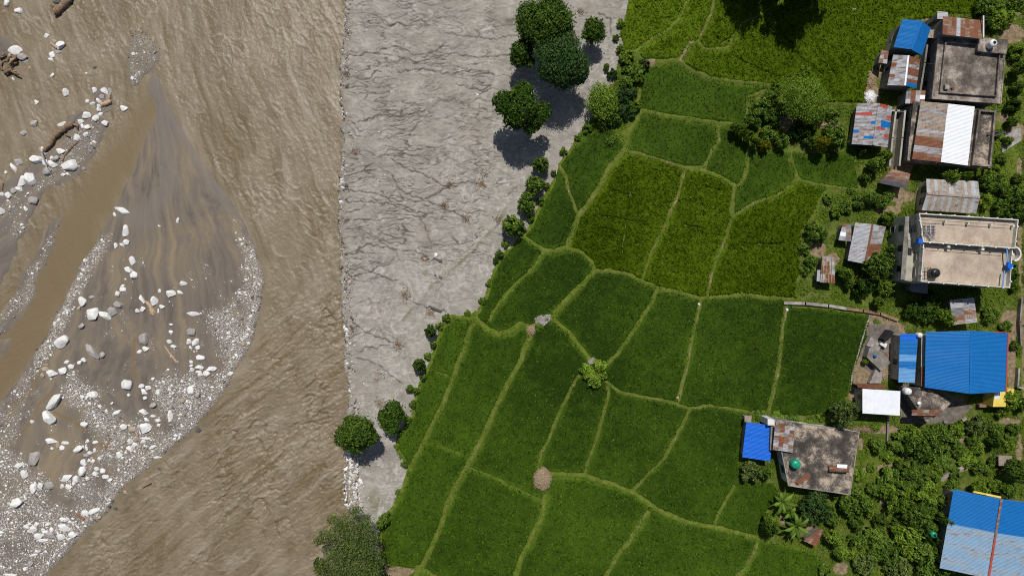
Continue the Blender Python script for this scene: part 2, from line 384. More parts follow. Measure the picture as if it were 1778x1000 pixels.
# ------------------------------------------------------------------ gravel bars in the river
xs = axis(-93, -42, 0.15, -500, -38); ys = axis(-54, 41, 0.15, -500, 44)
X, Y = np.meshgrid(xs, ys); U, W = px_of(X, Y, ZW)
wb = 5*fbm(X*0.25, Y*0.25, 201, 3)
ds = [sdist(U + wb, W + 0.6*wb, b) for b in BARS]; D = np.maximum.reduce(ds)
main = ds[0]
R = np.hypot(U-268, W-60); PHI = np.arctan2(U-268, W-60)
st = 0.5 + 0.6*fbm(PHI*26 + 1.5*fbm(X*0.10, Y*0.10, 205, 4), R/130 + 2*fbm(X*0.05, Y*0.05, 207, 2), 203, 6, 0.68) + 0.25*fbm(X*0.08, Y*0.08, 209, 3)
Zb = np.clip(D/60, -1.2, 1)*0.30 + 0.14*sstep(-5, 6, D) - 0.03 + 0.03*fbm(X*0.3, Y*0.3, 211, 4)*sstep(2, 20, D) + 0.16*(st-0.5)*sstep(2, 20, D)
mud = np.zeros_like(Zb)
for pl, wd in (([(320, 540), (325, 470), (300, 430), (295, 390)], 0), ([(92, 680), (70, 700), (55, 735), (20, 770), (8, 760)], 2), ([(82, 600), (74, 640), (52, 680), (25, 705), (5, 760), (4, 800)], 2.2), ([(85, 570), (83, 600)], 3),
               ([(165, 640), (215, 745), (150, 745), (120, 715)], 0), ([(235, 590), (236, 660)], 3), ([(180, 470), (170, 560), (190, 620)], 0), ([(100, 715), (135, 735), (150, 745)], 2.5), ([(20, 840), (25, 890), (28, 925)], 4)):
    if wd: mud = np.maximum(mud, sstep(wd+2.5, wd*0.4, dist_poly(U + wb, W, pl)))
for cx, cy, r in ((175, 693, 7), (130, 815, 7), (165, 800, 8), (65, 840, 6), (180, 770, 6), (262, 760, 5), (152, 838, 6), (270, 754, 5)):
    mud = np.maximum(mud, 0.8*sstep(1.2, 0.6, np.hypot(U-cx, (W-cy)*1.5)/r + 0.4*fbm(X, Y, 213, 2)))
mud = np.maximum(mud, sstep(0.74, 1.05, st) * 0.45)
grey = np.maximum.reduce([sstep(14, 2, np.abs(main - 6)) * sstep(420, 330, W) * (U > 275), sstep(0.25, -0.1, st-0.1)*0.6,
        sstep(1.1, 0.7, np.hypot((U-268)/14, (W-150)/60)), 0.8*sstep(22, 6, dist_poly(U+wb*2, W, [(268, 160), (285, 240), (300, 310), (255, 385), (222, 370)])), (ds[2] > 0)*0.6, (ds[3] > 0)*0.45, sstep(1.1, .8, np.hypot((U-155)/22, (W-860)/30))])
G_POLY = [[(420, 395), (456, 470), (455, 520), (438, 590), (404, 652), (360, 715), (310, 765), (240, 823), (214, 842), (160, 910), (100, 975), (40, 1060), (-60, 1100), (-60, 840), (0, 760), (30, 780), (95, 860), (140, 800),
           (200, 740), (260, 710), (290, 640), (330, 650), (355, 590), (350, 545), (380, 530), (415, 500), (425, 440)],
          [(110, 640), (165, 650), (180, 700), (215, 720), (260, 780), (180, 780), (120, 700)]]
G_THIN = [[(0, 780), (30, 775), (60, 640), (40, 650), (0, 700), (-40, 760)], [(118, 505), (150, 450), (152, 470), (118, 545), (96, 560)], [(5, 540), (60, 460), (100, 385), (108, 378), (88, 440), (60, 505), (30, 550), (0, 575)],
          [(140, 200), (180, 215), (165, 262), (120, 305), (85, 320), (55, 345), (50, 400), (20, 420), (0, 400), (0, 360), (50, 330), (110, 260)], BARS[1], [(182, 178), (196, 185), (190, 200), (176, 198)]]
def grit_density(U, W, X, Y):
    n = fbm(X*0.22, Y*0.22, 221, 4)
    n2 = fbm(X*0.09, Y*0.13, 225, 4); a = np.maximum.reduce([sstep(-6, 22, sdist(U, W, p) + 18*n + 26*n2) for p in G_POLY])
    b = np.maximum.reduce([sstep(-4, 6, sdist(U, W, p) + 8*n) for p in G_THIN])
    sp = sstep(0.12, 0.5, fbm(X*0.35, Y*0.35, 223, 3)) * 0.25 * inside(U, W, BAR) * sstep(400, 520, W)
    band = 0.9*sstep(22, 3, np.abs(sdist(U, W, BAR) - 8) + 6*n) * sstep(395, 440, W) * (U > 60)
    return np.clip(np.maximum.reduce([a*(0.62 + 0.9*n + 1.0*n2), b*(0.30+0.7*n), sp, band]), 0, 1)
grit = grit_density(U, W, X, Y) * (D > -2)
sandsheet = grid_sheet('gravel_bar', xs, ys, Zb + ZW, SAND, dict(streak=np.clip(st, 0, 1), mud=mud, grey=grey, grit=grit), keep=(D > -40))
tag(sandsheet, kind='structure')
def bar_height(x, y):
    x = np.atleast_1d(np.asarray(x, float)); y = np.atleast_1d(np.asarray(y, float)); u, v = px_of(x, y, ZW)
    wb = 5*fbm(x*0.25, y*0.25, 201, 3); D = np.maximum.reduce([sdist(u + wb, v + 0.6*wb, b) for b in BARS])
    return np.maximum(np.clip(D/60, -1.2, 1)*0.30 + 0.14*sstep(-5, 6, D) - 0.03, -0.05) + ZW

# ------------------------------------------------------------------ grey silt bank
SX0, SY0, SS = -32.0, -54.0, 0.11
nx_, ny_ = int(56/SS), int(108/SS)
cr = np.zeros((ny_, nx_), np.float32)
rng = np.random.default_rng(5)
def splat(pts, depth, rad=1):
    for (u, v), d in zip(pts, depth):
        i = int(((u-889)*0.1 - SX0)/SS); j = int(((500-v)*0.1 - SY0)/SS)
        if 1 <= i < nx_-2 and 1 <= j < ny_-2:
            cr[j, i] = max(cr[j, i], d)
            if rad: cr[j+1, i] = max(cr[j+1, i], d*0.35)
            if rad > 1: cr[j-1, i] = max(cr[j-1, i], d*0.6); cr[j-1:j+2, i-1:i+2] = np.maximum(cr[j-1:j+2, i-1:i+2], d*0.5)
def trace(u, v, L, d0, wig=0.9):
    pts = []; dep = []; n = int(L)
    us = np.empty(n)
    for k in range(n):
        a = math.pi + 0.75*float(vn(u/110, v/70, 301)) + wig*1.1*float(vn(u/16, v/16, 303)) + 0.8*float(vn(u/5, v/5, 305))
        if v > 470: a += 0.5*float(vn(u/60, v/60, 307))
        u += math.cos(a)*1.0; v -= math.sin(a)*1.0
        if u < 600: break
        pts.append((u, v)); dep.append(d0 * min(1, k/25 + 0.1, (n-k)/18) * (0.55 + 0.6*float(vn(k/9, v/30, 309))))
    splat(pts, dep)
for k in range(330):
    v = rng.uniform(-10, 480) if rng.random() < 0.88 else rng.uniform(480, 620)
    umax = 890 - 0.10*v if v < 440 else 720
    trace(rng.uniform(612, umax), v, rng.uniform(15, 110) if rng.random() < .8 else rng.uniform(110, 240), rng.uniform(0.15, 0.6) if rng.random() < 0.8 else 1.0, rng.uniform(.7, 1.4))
def hand(pts, d, rad=1):
    out = []
    for (a, b), (c, e) in zip(pts[:-1], pts[1:]):
        n = int(math.hypot(c-a, e-b)) + 1
        for k in range(n):
            t = k/n; u = a+(c-a)*t; v = b+(e-b)*t
            out.append((u + 2.5*float(vn(u/9, v/9, 311)), v + 3*float(vn(u/9, v/9, 313))))
    splat(out, [d*(0.8+0.2*math.sin(i*0.3)) for i in range(len(out))], rad)
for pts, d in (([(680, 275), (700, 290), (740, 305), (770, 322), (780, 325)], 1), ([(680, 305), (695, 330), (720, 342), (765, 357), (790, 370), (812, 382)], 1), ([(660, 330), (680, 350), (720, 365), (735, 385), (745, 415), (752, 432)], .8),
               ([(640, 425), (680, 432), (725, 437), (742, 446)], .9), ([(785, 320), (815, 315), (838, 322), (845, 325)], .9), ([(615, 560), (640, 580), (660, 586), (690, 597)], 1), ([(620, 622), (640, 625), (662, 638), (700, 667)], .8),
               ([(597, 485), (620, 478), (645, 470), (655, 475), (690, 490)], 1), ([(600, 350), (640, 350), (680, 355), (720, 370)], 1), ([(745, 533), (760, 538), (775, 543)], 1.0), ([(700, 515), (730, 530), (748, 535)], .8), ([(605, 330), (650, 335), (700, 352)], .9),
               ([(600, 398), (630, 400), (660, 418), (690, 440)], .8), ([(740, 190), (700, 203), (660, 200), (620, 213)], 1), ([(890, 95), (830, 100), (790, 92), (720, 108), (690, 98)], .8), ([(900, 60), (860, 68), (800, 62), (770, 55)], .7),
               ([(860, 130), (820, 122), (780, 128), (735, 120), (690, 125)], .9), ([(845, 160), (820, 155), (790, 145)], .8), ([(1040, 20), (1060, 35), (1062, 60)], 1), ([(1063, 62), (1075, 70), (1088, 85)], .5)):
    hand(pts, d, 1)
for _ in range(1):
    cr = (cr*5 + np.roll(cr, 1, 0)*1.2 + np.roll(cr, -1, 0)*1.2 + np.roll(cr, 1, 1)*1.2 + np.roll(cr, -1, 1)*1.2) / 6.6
xs = SX0 + np.arange(nx_)*SS; ys = SY0 + np.arange(ny_)*SS
X, Y = np.meshgrid(xs, ys); U, W = px_of(X, Y, -0.1)
eu = np.interp(-Y, [-(500-p[1])*0.1 for p in SILT_EDGE], [p[0] for p in SILT_EDGE]) + 14*fbm(X*0.06, Y*0.35, 321, 5, 0.65)
de = U - eu
wx = X + 2.4*fbm(X*0.15, Y*0.15, 331, 4); wy = Y + 2.0*fbm(X*0.12, Y*0.12, 333, 3)
fe = ridge(wx*0.45, wy*0.75, 335, 4)
zone = sstep(930, 840, U)*sstep(520, 430, W); lx = X + 1.3*fbm(X*0.35, Y*0.35, 371, 4); ly = Y + 1.6*fbm(X*0.16, Y*0.3, 373, 4)
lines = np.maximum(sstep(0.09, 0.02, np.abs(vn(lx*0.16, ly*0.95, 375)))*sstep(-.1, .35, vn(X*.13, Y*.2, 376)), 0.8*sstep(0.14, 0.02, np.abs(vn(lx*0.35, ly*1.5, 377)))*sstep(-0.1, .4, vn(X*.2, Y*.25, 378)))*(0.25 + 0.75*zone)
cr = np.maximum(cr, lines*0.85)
Zs = -1.25 + 1.15*sstep(-7, 7, de) + 0.05*fbm(X*1.5, Y*1.9, 337, 4) + 0.07*fbm(wx*0.5, wy*1.3, 338, 3)*(0.3+zone) + 0.13*fbm(wx*0.14, wy*0.2, 339, 3) + 0.05*fe*sstep(-0.2, 0.4, fbm(X*.06, Y*.06, 340, 2)+.1) - 0.20*np.clip(cr, 0, 1)
rock = ridge(X*1.4, Y*1.1, 343, 3)*0.14*sstep(16, 6, np.abs(de-3))
wl = dist_poly(U + 3*fbm(X*.6, Y*.6, 347, 3), W, [(606, 765), (612, 800), (608, 840), (612, 872), (630, 905)])
Zs = Zs + 0.9*sstep(11, 4, wl) + 0.3*sstep(10, 3, wl)*ridge(X*1.7, Y*1.7, 349, 3)
Zs = Zs + rock - 0.25*sstep(3.5, 0, np.abs(de - 1))
for bx, by, r, hh in ((884, 33, 10, 0.7), (842, 300, 6, .2), (757, 450, 8, .3), (760, 478, 8, .3), (745, 436, 5, .25), (642, 600, 6, .4), (697, 683, 9, .35), (655, 655, 7, .3)):
    Zs = Zs + hh*np.exp(-(np.hypot(U-bx, W-by)/r)**2 * 1.5)
bund = dist_poly(U + 2*fbm(X*.5, Y*.5, 345, 2), W, [(700, 555), (745, 500), (780, 472), (820, 437), (850, 402), (868, 382), (890, 335)])
Zs = Zs + 0.14*np.exp(-(bund/5)**2)
fan = np.zeros_like(Zs)
for fx, fy, r in ((790, 290, 45), (830, 440, 55), (700, 470, 50), (665, 560, 60), (690, 640, 45), (870, 340, 40), (810, 360, 45), (680, 850, 60), (1050, 110, 45), (660, 520, 40), (760, 490, 60), (640, 740, 35), (900, 300, 40)):
    rr = np.hypot(U-fx, W-fy); ph = np.arctan2(W-fy, U-fx)
    fan = np.maximum(fan, sstep(r*1.5, r*0.3, rr) * 0.7*sstep(-0.02, 0.4, fbm(ph*5 + 1.8*fbm(X*0.22, Y*0.22, 351, 4), np.log(rr+9)*2.4, 353 + int(fx), 4, 0.6)))
net = sstep(0.10, 0.0, np.abs(vn(wx*0.55 + 1.5*vn(X*.5, Y*.5, 381), wy*0.55, 383)))*sstep(0.0, 0.4, fbm(X*.09, Y*.09, 385, 2) + 0.25*(W > 420))
pale = np.clip(0.95*fan + 0.55*net + 0.5*sstep(0.15, 0.5, fbm(wx*0.6, wy*0.6, 355, 4)), 0, 1)
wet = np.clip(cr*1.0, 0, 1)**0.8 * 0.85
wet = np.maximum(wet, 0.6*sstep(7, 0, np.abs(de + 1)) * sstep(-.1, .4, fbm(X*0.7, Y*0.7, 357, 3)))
brown = sstep(13, 3, np.abs(de-5)) * sstep(-0.35, 0.3, fbm(X*0.5, Y*0.5, 361, 4))*0.7
for bx, by, r in ((835, 320, 8), (780, 322, 6), (770, 357, 6), (810, 380, 7), (745, 400, 4), (702, 512, 9), (747, 545, 7), (690, 598, 7), (655, 650, 6), (866, 383, 6), (810, 345, 4), (660, 540, 5), (1010, 20, 6), (615, 265, 5), (740, 450, 6), (738, 475, 6), (660, 700, 7), (830, 240, 5)):
    brown = np.maximum(brown, sstep(1.3, 0.3, np.hypot(U-bx, W-by)/r + 0.8*fbm(X*1.2, Y*1.2, 363, 3)))
weed = 0.8*sstep(4, 1, bund)*sstep(-.2, .3, fbm(X*.4, Y*.4, 365, 2)) + 0.5*sstep(1.2, 0.5, np.hypot((U-650)/12, (W-865)/25))
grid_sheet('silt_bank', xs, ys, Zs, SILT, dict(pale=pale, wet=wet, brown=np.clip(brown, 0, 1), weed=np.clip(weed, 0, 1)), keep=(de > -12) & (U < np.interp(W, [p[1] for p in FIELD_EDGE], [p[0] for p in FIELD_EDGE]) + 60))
tag(bpy.data.objects['silt_bank'], kind='structure')

for ya, yb in ((53.8, 500), (-500, -53.8)):                              # the same bank going on up and down the river, outside the picture
    xs = np.linspace(-28.4, 26, 40); ys = np.linspace(ya, yb, 60); X, Y = np.meshgrid(xs, ys); o_ = np.zeros_like(X)
    tag(grid_sheet('silt_bank', xs, ys, -0.2 - 1.0*(X < -28) + 0.1*fbm(X*0.1, Y*0.1, 391, 3), SILT, dict(pale=o_, wet=o_, brown=o_, weed=o_)), kind='structure')

# ------------------------------------------------------------------ field ground, bunds and yards
BUNDS = [  # (points, half width px, dirt, bright)
 ([(1085, 92), (1108, 88), (1130, 70), (1160, 52), (1178, 36), (1200, -10), (1225, -60)], 3.5, .1, 1), ([(1248, -60), (1240, 0), (1235, 25), (1222, 50), (1212, 72), (1196, 76), (1186, 95), (1180, 106)], 2.8, .75, .2), ([(1198, 78), (1188, 98)], 6, .45, .4),
 ([(1212, 72), (1222, 86), (1262, 86), (1272, 68), (1290, 40), (1318, 27), (1360, 0)], 2.8, .5, .4), ([(1100, 92), (1118, 108), (1145, 108), (1180, 105)], 4.5, .3, .5), ([(1180, 106), (1202, 126), (1245, 138), (1290, 143), (1345, 148), (1370, 150)], 3.0, .55, .3),
 ([(1112, 192), (1150, 200), (1200, 207), (1245, 214), (1280, 216)], 3.2, .1, .5), ([(1112, 195), (1095, 225), (1085, 262)], 3.5, .3, .7), ([(1085, 262), (1110, 268), (1150, 280), (1190, 291), (1224, 291)], 3.0, .7, .3),
 ([(1224, 290), (1235, 265), (1248, 245), (1248, 215)], 2.0, .6, .3), ([(1190, 292), (1180, 330), (1165, 370), (1145, 410), (1130, 440), (1113, 490)], 2.6, .75, .5), ([(1190, 293), (1225, 298), (1250, 308), (1275, 322)], 3.4, .1, 1),
 ([(1275, 320), (1272, 350), (1270, 380), (1262, 410), (1245, 450), (1235, 480), (1228, 512)], 2.8, .65, .4), ([(1272, 378), (1310, 352), (1350, 340), (1375, 322), (1386, 312)], 2.4, .65, .4), ([(1386, 312), (1376, 285), (1368, 255)], 3.2, .25, .5),
 ([(1386, 314), (1440, 325), (1492, 331)], 2.2, .6, .4), ([(1302, 255), (1296, 300), (1285, 322), (1275, 324)], 3.0, .25, .5), ([(968, 282), (982, 305), (988, 335), (1000, 366)], 2.0, .75, .3),
 ([(1085, 262), (1060, 290), (1045, 320), (1025, 350), (1005, 375), (995, 405), (985, 430), (962, 437), (945, 436)], 4.6, .55, .6), ([(903, 408), (945, 436), (935, 455), (905, 485), (880, 510), (855, 545), (850, 556)], 2.6, .45, .8),
 ([(985, 432), (1010, 438), (1028, 455), (1032, 470), (1060, 470), (1090, 475), (1115, 489), (1145, 501), (1180, 508), (1215, 518), (1250, 515), (1300, 512), (1362, 520)], 3.2, .35, .7), ([(1362, 520), (1395, 522)], 2.5, .3, .6),
 ([(1032, 470), (1005, 500), (980, 525), (958, 550)], 3.8, .4, .8), ([(1142, 503), (1130, 530), (1110, 560), (1090, 590), (1075, 612), (1052, 636)], 3.0, .5, .7), ([(1217, 520), (1209, 560), (1200, 590), (1195, 630), (1185, 670), (1178, 696)], 2.4, .72, .5),
 ([(1366, 530), (1358, 570), (1356, 610), (1350, 650), (1341, 690), (1335, 716)], 2.6, .72, .5), ([(765, 556), (790, 550), (825, 554), (845, 572), (865, 582), (885, 576), (905, 564), (925, 570), (940, 556)], 4.4, .3, .9),
 ([(826, 555), (815, 575), (805, 610), (795, 630), (785, 660), (770, 700), (750, 740), (735, 770), (720, 800), (700, 836)], 3.6, .5, .7), ([(925, 572), (914, 600), (905, 625), (890, 650), (875, 680), (860, 710), (845, 745), (825, 785), (805, 820), (788, 850), (775, 880), (765, 915), (748, 950), (735, 980), (722, 1000), (700, 1040)], 4.0, .55, .7),
 ([(958, 553), (985, 575), (1005, 600), (1026, 626)], 3.0, .35, 1), ([(1020, 640), (1000, 660), (985, 690), (970, 720), (955, 760), (940, 785), (936, 806)], 2.2, .62, .4), ([(1050, 660), (1057, 680), (1050, 710), (1040, 750), (1025, 790), (1015, 826)], 2.0, .65, .4),
 ([(1055, 664), (1075, 680), (1110, 689), (1150, 694), (1196, 710)], 2.0, .6, .5), ([(1196, 710), (1230, 705), (1260, 709), (1300, 716)], 2.2, .68, .4), ([(1197, 712), (1185, 740), (1170, 765), (1155, 795), (1130, 820), (1105, 845), (1096, 852)], 1.9, .7, .4),
 ([(958, 824), (1015, 826), (1060, 840), (1100, 856), (1140, 886), (1190, 906), (1240, 916), (1280, 925), (1318, 936)], 3.6, .35, .9), ([(1318, 935), (1310, 960), (1295, 985), (1270, 1015), (1240, 1060)], 2.1, .7, .5),
 ([(1126, 890), (1105, 918), (1095, 938), (1075, 962), (1048, 1005), (1030, 1050)], 2.8, .5, .6), ([(948, 862), (940, 900), (920, 940), (905, 970), (893, 1005), (880, 1050)], 4.0, .25, 1), ([(818, 813), (860, 830), (900, 850), (935, 866)], 0.5, .3, .6),
 ([(1275, 845), (1262, 865), (1250, 890), (1240, 912)], 1.8, .2, .8), ([(725, 985), (770, 1010), (800, 1040)], 3, .35, .9), ([(748, 640), (775, 652)], 0.2, .3, .5), ([(750, 768), (800, 788)], -0.2, .2, .4), ([(1385, 485), (1382, 515), (1400, 522)], 2.0, .6, .4)]
RICE = [(1100, -40), (1730, -40), (1700, 0), (1692, 22), (1640, 22), (1625, 30), (1590, 33), (1566, 38), (1545, 72), (1530, 100), (1508, 132), (1500, 178), (1440, 176), (1428, 158), (1372, 146), (1342, 150), (1300, 165), (1292, 218), (1284, 228), (1300, 258),
        (1330, 264), (1378, 262), (1400, 268), (1478, 262), (1490, 300), (1492, 331), (1440, 328), (1424, 340), (1412, 372), (1392, 400), (1392, 440), (1386, 480), (1382, 518), (1368, 524), (1368, 532), (1510, 546), (1505, 590), (1482, 650), (1478, 680), (1462, 702),
        (1440, 722), (1365, 722), (1305, 714), (1292, 730), (1288, 760), (1284, 800), (1300, 838), (1345, 838), (1352, 866), (1335, 885), (1322, 905), (1318, 935), (1340, 942), (1385, 950), (1420, 960), (1430, 985), (1445, 1050), (640, 1050), (722, 990), (680, 982), (662, 975), (662, 930), (676, 893), (695, 862),
        (712, 820), (706, 800), (692, 780), (690, 768), (704, 745), (718, 722), (720, 702), (730, 672), (742, 650), (752, 622), (762, 592), (774, 566), (790, 556), (825, 553), (836, 538), (850, 510), (856, 482), (868, 455), (888, 432), (910, 410), (926, 392), (945, 350), (962, 322), (970, 290), (992, 262), (1020, 232),
        (1060, 215), (1085, 255), (1098, 222), (1112, 192), (1112, 165), (1120, 118), (1100, 92), (1086, 84), (1078, 58), (1088, 28)]
DIRT = [(1525, 115, 9, 26), (1515, 165, 14, 26), (1490, 210, 10, 20), (1440, 218, 22, 8), (1365, 212, 13, 16), (1420, 433, 16, 16), (1445, 450, 15, 12), (1560, 340, 30, 12), (1540, 365, 25, 8), (1600, 210, 18, 40), (1560, 300, 12, 60), (1740, 205, 12, 10), (1755, 20, 20, 14), (1757, 60, 22, 18), (1765, 230, 18, 16), (1770, 290, 5, 18),
        (1495, 640, 22, 50), (1530, 620, 35, 45), (1505, 560, 12, 22), (1515, 745, 22, 8), (1545, 745, 22, 8), (1755, 560, 20, 24), (1755, 620, 9, 70), (1740, 800, 14, 9), (1770, 780, 6, 30), (1460, 985, 14, 12), (1535, 870, 8, 6), (1755, 730, 20, 8), (1690, 730, 10, 8),
        (1771, 420, 4, 80), (1620, 30, 25, 12), (1625, 120, 14, 80), (1600, 350, 12, 30), (1545, 575, 30, 16), (690, 992, 32, 9), (665, 960, 10, 20), (1500, 345, 8, 4), (1225, 545, 0, 0), (945, 556, 14, 8), (1030, 632, 10, 9), (1495, 770, 6, 14), (1610, 700, 60, 30), (1130, 108, 8, 14), (1062, 215, 12, 6), (1590, 880, 8, 6), (1405, 905, 10, 20), (1360, 902, 8, 8)]
PATHS = [([(1500, 815), (1560, 805), (1590, 803), (1625, 785), (1660, 768), (1700, 752)], 4.5, .75), ([(1636, 832), (1660, 818), (1680, 812)], 4, .8), ([(1600, 190), (1590, 250), (1575, 300)], 8, .8), ([(1772, 420), (1776, 560), (1778, 720)], 3, .6), ([(1500, 560), (1480, 650), (1478, 690)], 5, .9), ([(1510, 546), (1560, 565)], 5, .7), ([(1500, 120), (1520, 180)], 9, .8)]
xs = axis(-31, 93, 0.22, -36, 600); ys = axis(-54, 54, 0.22, -600, 600)
X, Y = np.meshgrid(xs, ys); U, W = px_of(X, Y, 0)
feU = np.interp(W, [p[1] for p in FIELD_EDGE], [p[0] for p in FIELD_EDGE])
fd = dist_poly(U, W, FIELD_EDGE); fd = np.where(inside(U, W, FIELD_EDGE + [(9000, FAR), (9000, -FAR)]), fd, -fd) + 3*fbm(X*0.4, Y*0.4, 401, 4)
BD = np.full(X.shape, 99.0, np.float32); dirt = np.zeros(X.shape, np.float32); bright = np.zeros(X.shape, np.float32)
Uw = U + 2.2*fbm(X*0.25, Y*0.25, 403, 3); Ww = W + 2.2*fbm(X*0.25, Y*0.25, 405, 3)
for pts, hw, dd, bb in BUNDS:
    x0, x1 = min(p[0] for p in pts)-25, max(p[0] for p in pts)+25; y0, y1 = min(p[1] for p in pts)-25, max(p[1] for p in pts)+25
    ii = np.where((U[0] > x0) & (U[0] < x1))[0]; jj = np.where((W[:, 0] > y0) & (W[:, 0] < y1))[0]
    if not len(ii) or not len(jj): continue
    s = np.s_[jj[0]:jj[-1]+1, ii[0]:ii[-1]+1]
    d = dist_poly(Uw[s], Ww[s], pts) - hw*(0.84 + 1.15*fbm(X[s]*0.5, Y[s]*0.5, 404, 3))
    BD[s] = np.minimum(BD[s], d); f = sstep(2.5, -1.5, d)
    dirt[s] = np.maximum(dirt[s], dd*0.92*sstep(1.0, -hw*0.8, d)*(0.75 + 0.6*fbm(X[s]*0.22, Y[s]*0.22, 406, 3))); bright[s] = np.maximum(bright[s], bb*f)
rice_d = sdist(U, W, RICE)
for a, b, rx, ry in DIRT:
    if rx: dirt = np.maximum(dirt, 0.95*sstep(1.35, 0.55, np.hypot((U-a)/rx, (W-b)/ry) + 0.35*fbm(X*0.35, Y*0.35, 407, 3)))
for pts, wd, dd in PATHS: dirt = np.maximum(dirt, dd*sstep(wd+3, wd*0.5, dist_poly(Uw, Ww, pts)))
bright = np.maximum(bright, 0.9*sstep(14, 4, fd)*sstep(200, 300, W))
bright = np.maximum(bright, (rice_d < 0)*0.8*sstep(0.0, 0.4, fbm(X*0.1, Y*0.1, 409, 3)))
CONC = [[(1372, 700), (1372, 700)], [(1512, 560), (1560, 566), (1560, 650), (1530, 660), (1500, 640), (1490, 610), (1500, 590)], [(1562, 665), (1600, 668), (1660, 695), (1690, 706), (1672, 722), (1655, 735), (1565, 735)], [(1598, 60), (1630, 60), (1618, 180), (1590, 180)],
        [(1560, 180), (1590, 190), (1575, 285), (1545, 285)], [(1540, 190), (1560, 185), (1555, 290), (1535, 290)]]
concrete = np.zeros_like(X)
for c in CONC[1:]: concrete = np.maximum(concrete, sstep(-1.5, 1.5, sdist(U, W, c)))
Zg = -0.9 + 0.95*sstep(-9, 5, fd) + 0.20*sstep(2.5, -2, BD) + 0.05*fbm(X*0.9, Y*0.9, 411, 3)*(1-concrete)
grid_sheet('field_ground', xs, ys, Zg, GROUND, dict(dirt=np.clip(dirt, 0, 1), bright=np.clip(bright, 0, 1), concrete=concrete), keep=(fd > -25))
tag(bpy.data.objects['field_ground'], kind='structure')
# ------------------------------------------------------------------ rice: a canopy sheet carrying leaf tufts, one object of stuff
TALL = [(1100, -60), (1760, -60), (1700, 30), (1600, 40), (1540, 110), (1500, 185), (1440, 178), (1340, 150), (1245, 138), (1182, 104), (1090, 90), (1070, 55)]
TALL2 = [(1085, 262), (1190, 292), (1225, 298), (1275, 322), (1272, 378), (1310, 352), (1386, 312), (1420, 328), (1424, 345), (1412, 372), (1392, 400), (1392, 440), (1388, 480), (1382, 520), (1360, 519), (1300, 511), (1250, 514), (1215, 517), (1113, 488), (1090, 474), (1032, 468), (1010, 437), (985, 430), (1010, 375)]
MID = [(905, 410), (1085, 262), (1005, 380), (985, 430), (945, 436), (905, 412)]
def rice_fields(U, W, X, Y):
    Uw = U + 2.2*fbm(X*0.25, Y*0.25, 403, 3); Ww = W + 2.2*fbm(X*0.25, Y*0.25, 405, 3)
    BD = np.full(U.shape, 99.0, np.float32)
    for pts, hw, dd, bb in BUNDS:
        x0, x1 = min(p[0] for p in pts)-25, max(p[0] for p in pts)+25; y0, y1 = min(p[1] for p in pts)-25, max(p[1] for p in pts)+25
        k = np.where(((U > x0) & (U < x1) & (W > y0) & (W < y1)).ravel())[0]
        if len(k):
            d = dist_poly(Uw.ravel()[k], Ww.ravel()[k], pts) - hw
            BD.ravel()[k] = np.minimum(BD.ravel()[k], d)
    D = np.minimum(BD, sdist(U + 2*fbm(X*0.5, Y*0.5, 413, 3), W, RICE)); 
    tall = np.maximum(sstep(-8, 8, sdist(U, W, TALL)), sstep(-4, 4, sdist(U, W, TALL2)))
    return D, tall
xs = np.arange(-27, 82, 0.2); ys = np.arange(-53.5, 53.5, 0.2)
X, Y = np.meshgrid(xs, ys); U, W = px_of(X, Y, 0.4)
D, tall = rice_fields(U, W, X, Y)
# drainage furrows and gaps between clumps in the older rice of the upper fields
fur = np.zeros_like(X)
FUR = [[(1445, 0), (1462, 22), (1475, 50), (1492, 80), (1505, 98)], [(1515, 8), (1525, 30), (1530, 42)], [(1540, -5), (1552, 25)], [(1290, 50), (1275, 60), (1250, 78)], [(1240, 30), (1258, 60)], [(1330, 95), (1300, 60)], [(1340, 130), (1300, 112), (1265, 92)], [(1250, 70), (1240, 60)], [(1195, 115), (1230, 130)],
       [(1040, 375), (1070, 378), (1100, 385)], [(1040, 395), (1075, 402)], [(1150, 355), (1190, 348)], [(1190, 390), (1225, 398)], [(1280, 420), (1310, 424), (1345, 425), (1362, 422)], [(1060, 330), (1100, 340)], [(1215, 345), (1222, 362)], [(1225, 325), (1252, 330)], [(1360, 60), (1390, 100), (1430, 130)], [(1400, 40), (1425, 90), (1450, 130)], [(1460, 100), (1480, 140)], [(1265, 110), (1290, 135)], [(1160, 350), (1165, 420)], [(1100, 300), (1080, 440)]]
for f in FUR: fur = np.maximum(fur, sstep(2.6, 0.4, dist_poly(U + 3*fbm(X*.6, Y*.6, 415, 3), W + 3*fbm(X*.6, Y*.6, 417, 3), f)))
rows = 0.5 + 0.5*np.cos(((X*0.80 + Y*0.60) + 2.2*fbm(X*0.06, Y*0.06, 419, 2))*2*math.pi/1.25)
clump = fbm(X*0.75, Y*0.75, 421, 4)
hc = 0.05 + 0.42*sstep(-1.5, 3.5, D + 2.2*fbm(X*1.1, Y*1.1, 430, 2)) + 0.10*tall
st3 = 3; Ds = (D[::st3, ::st3] > 0.3); labp = np.zeros(Ds.shape, int); nl = 0
for j0, i0 in zip(*np.where(Ds)):                                      # which plot every place belongs to
    if labp[j0, i0]: continue
    nl += 1; stack = [(j0, i0)]; labp[j0, i0] = nl
    while stack:
        j_, i_ = stack.pop()
        for a_, b_ in ((j_+1, i_), (j_-1, i_), (j_, i_+1), (j_, i_-1)):
            if 0 <= a_ < Ds.shape[0] and 0 <= b_ < Ds.shape[1] and Ds[a_, b_] and not labp[a_, b_]: labp[a_, b_] = nl; stack.append((a_, b_))
pv = np.random.default_rng(4).uniform(-0.55, 0.75, nl+1); pv[0] = 0
plot = np.repeat(np.repeat(pv[labp], st3, 0), st3, 1)[:X.shape[0], :X.shape[1]]
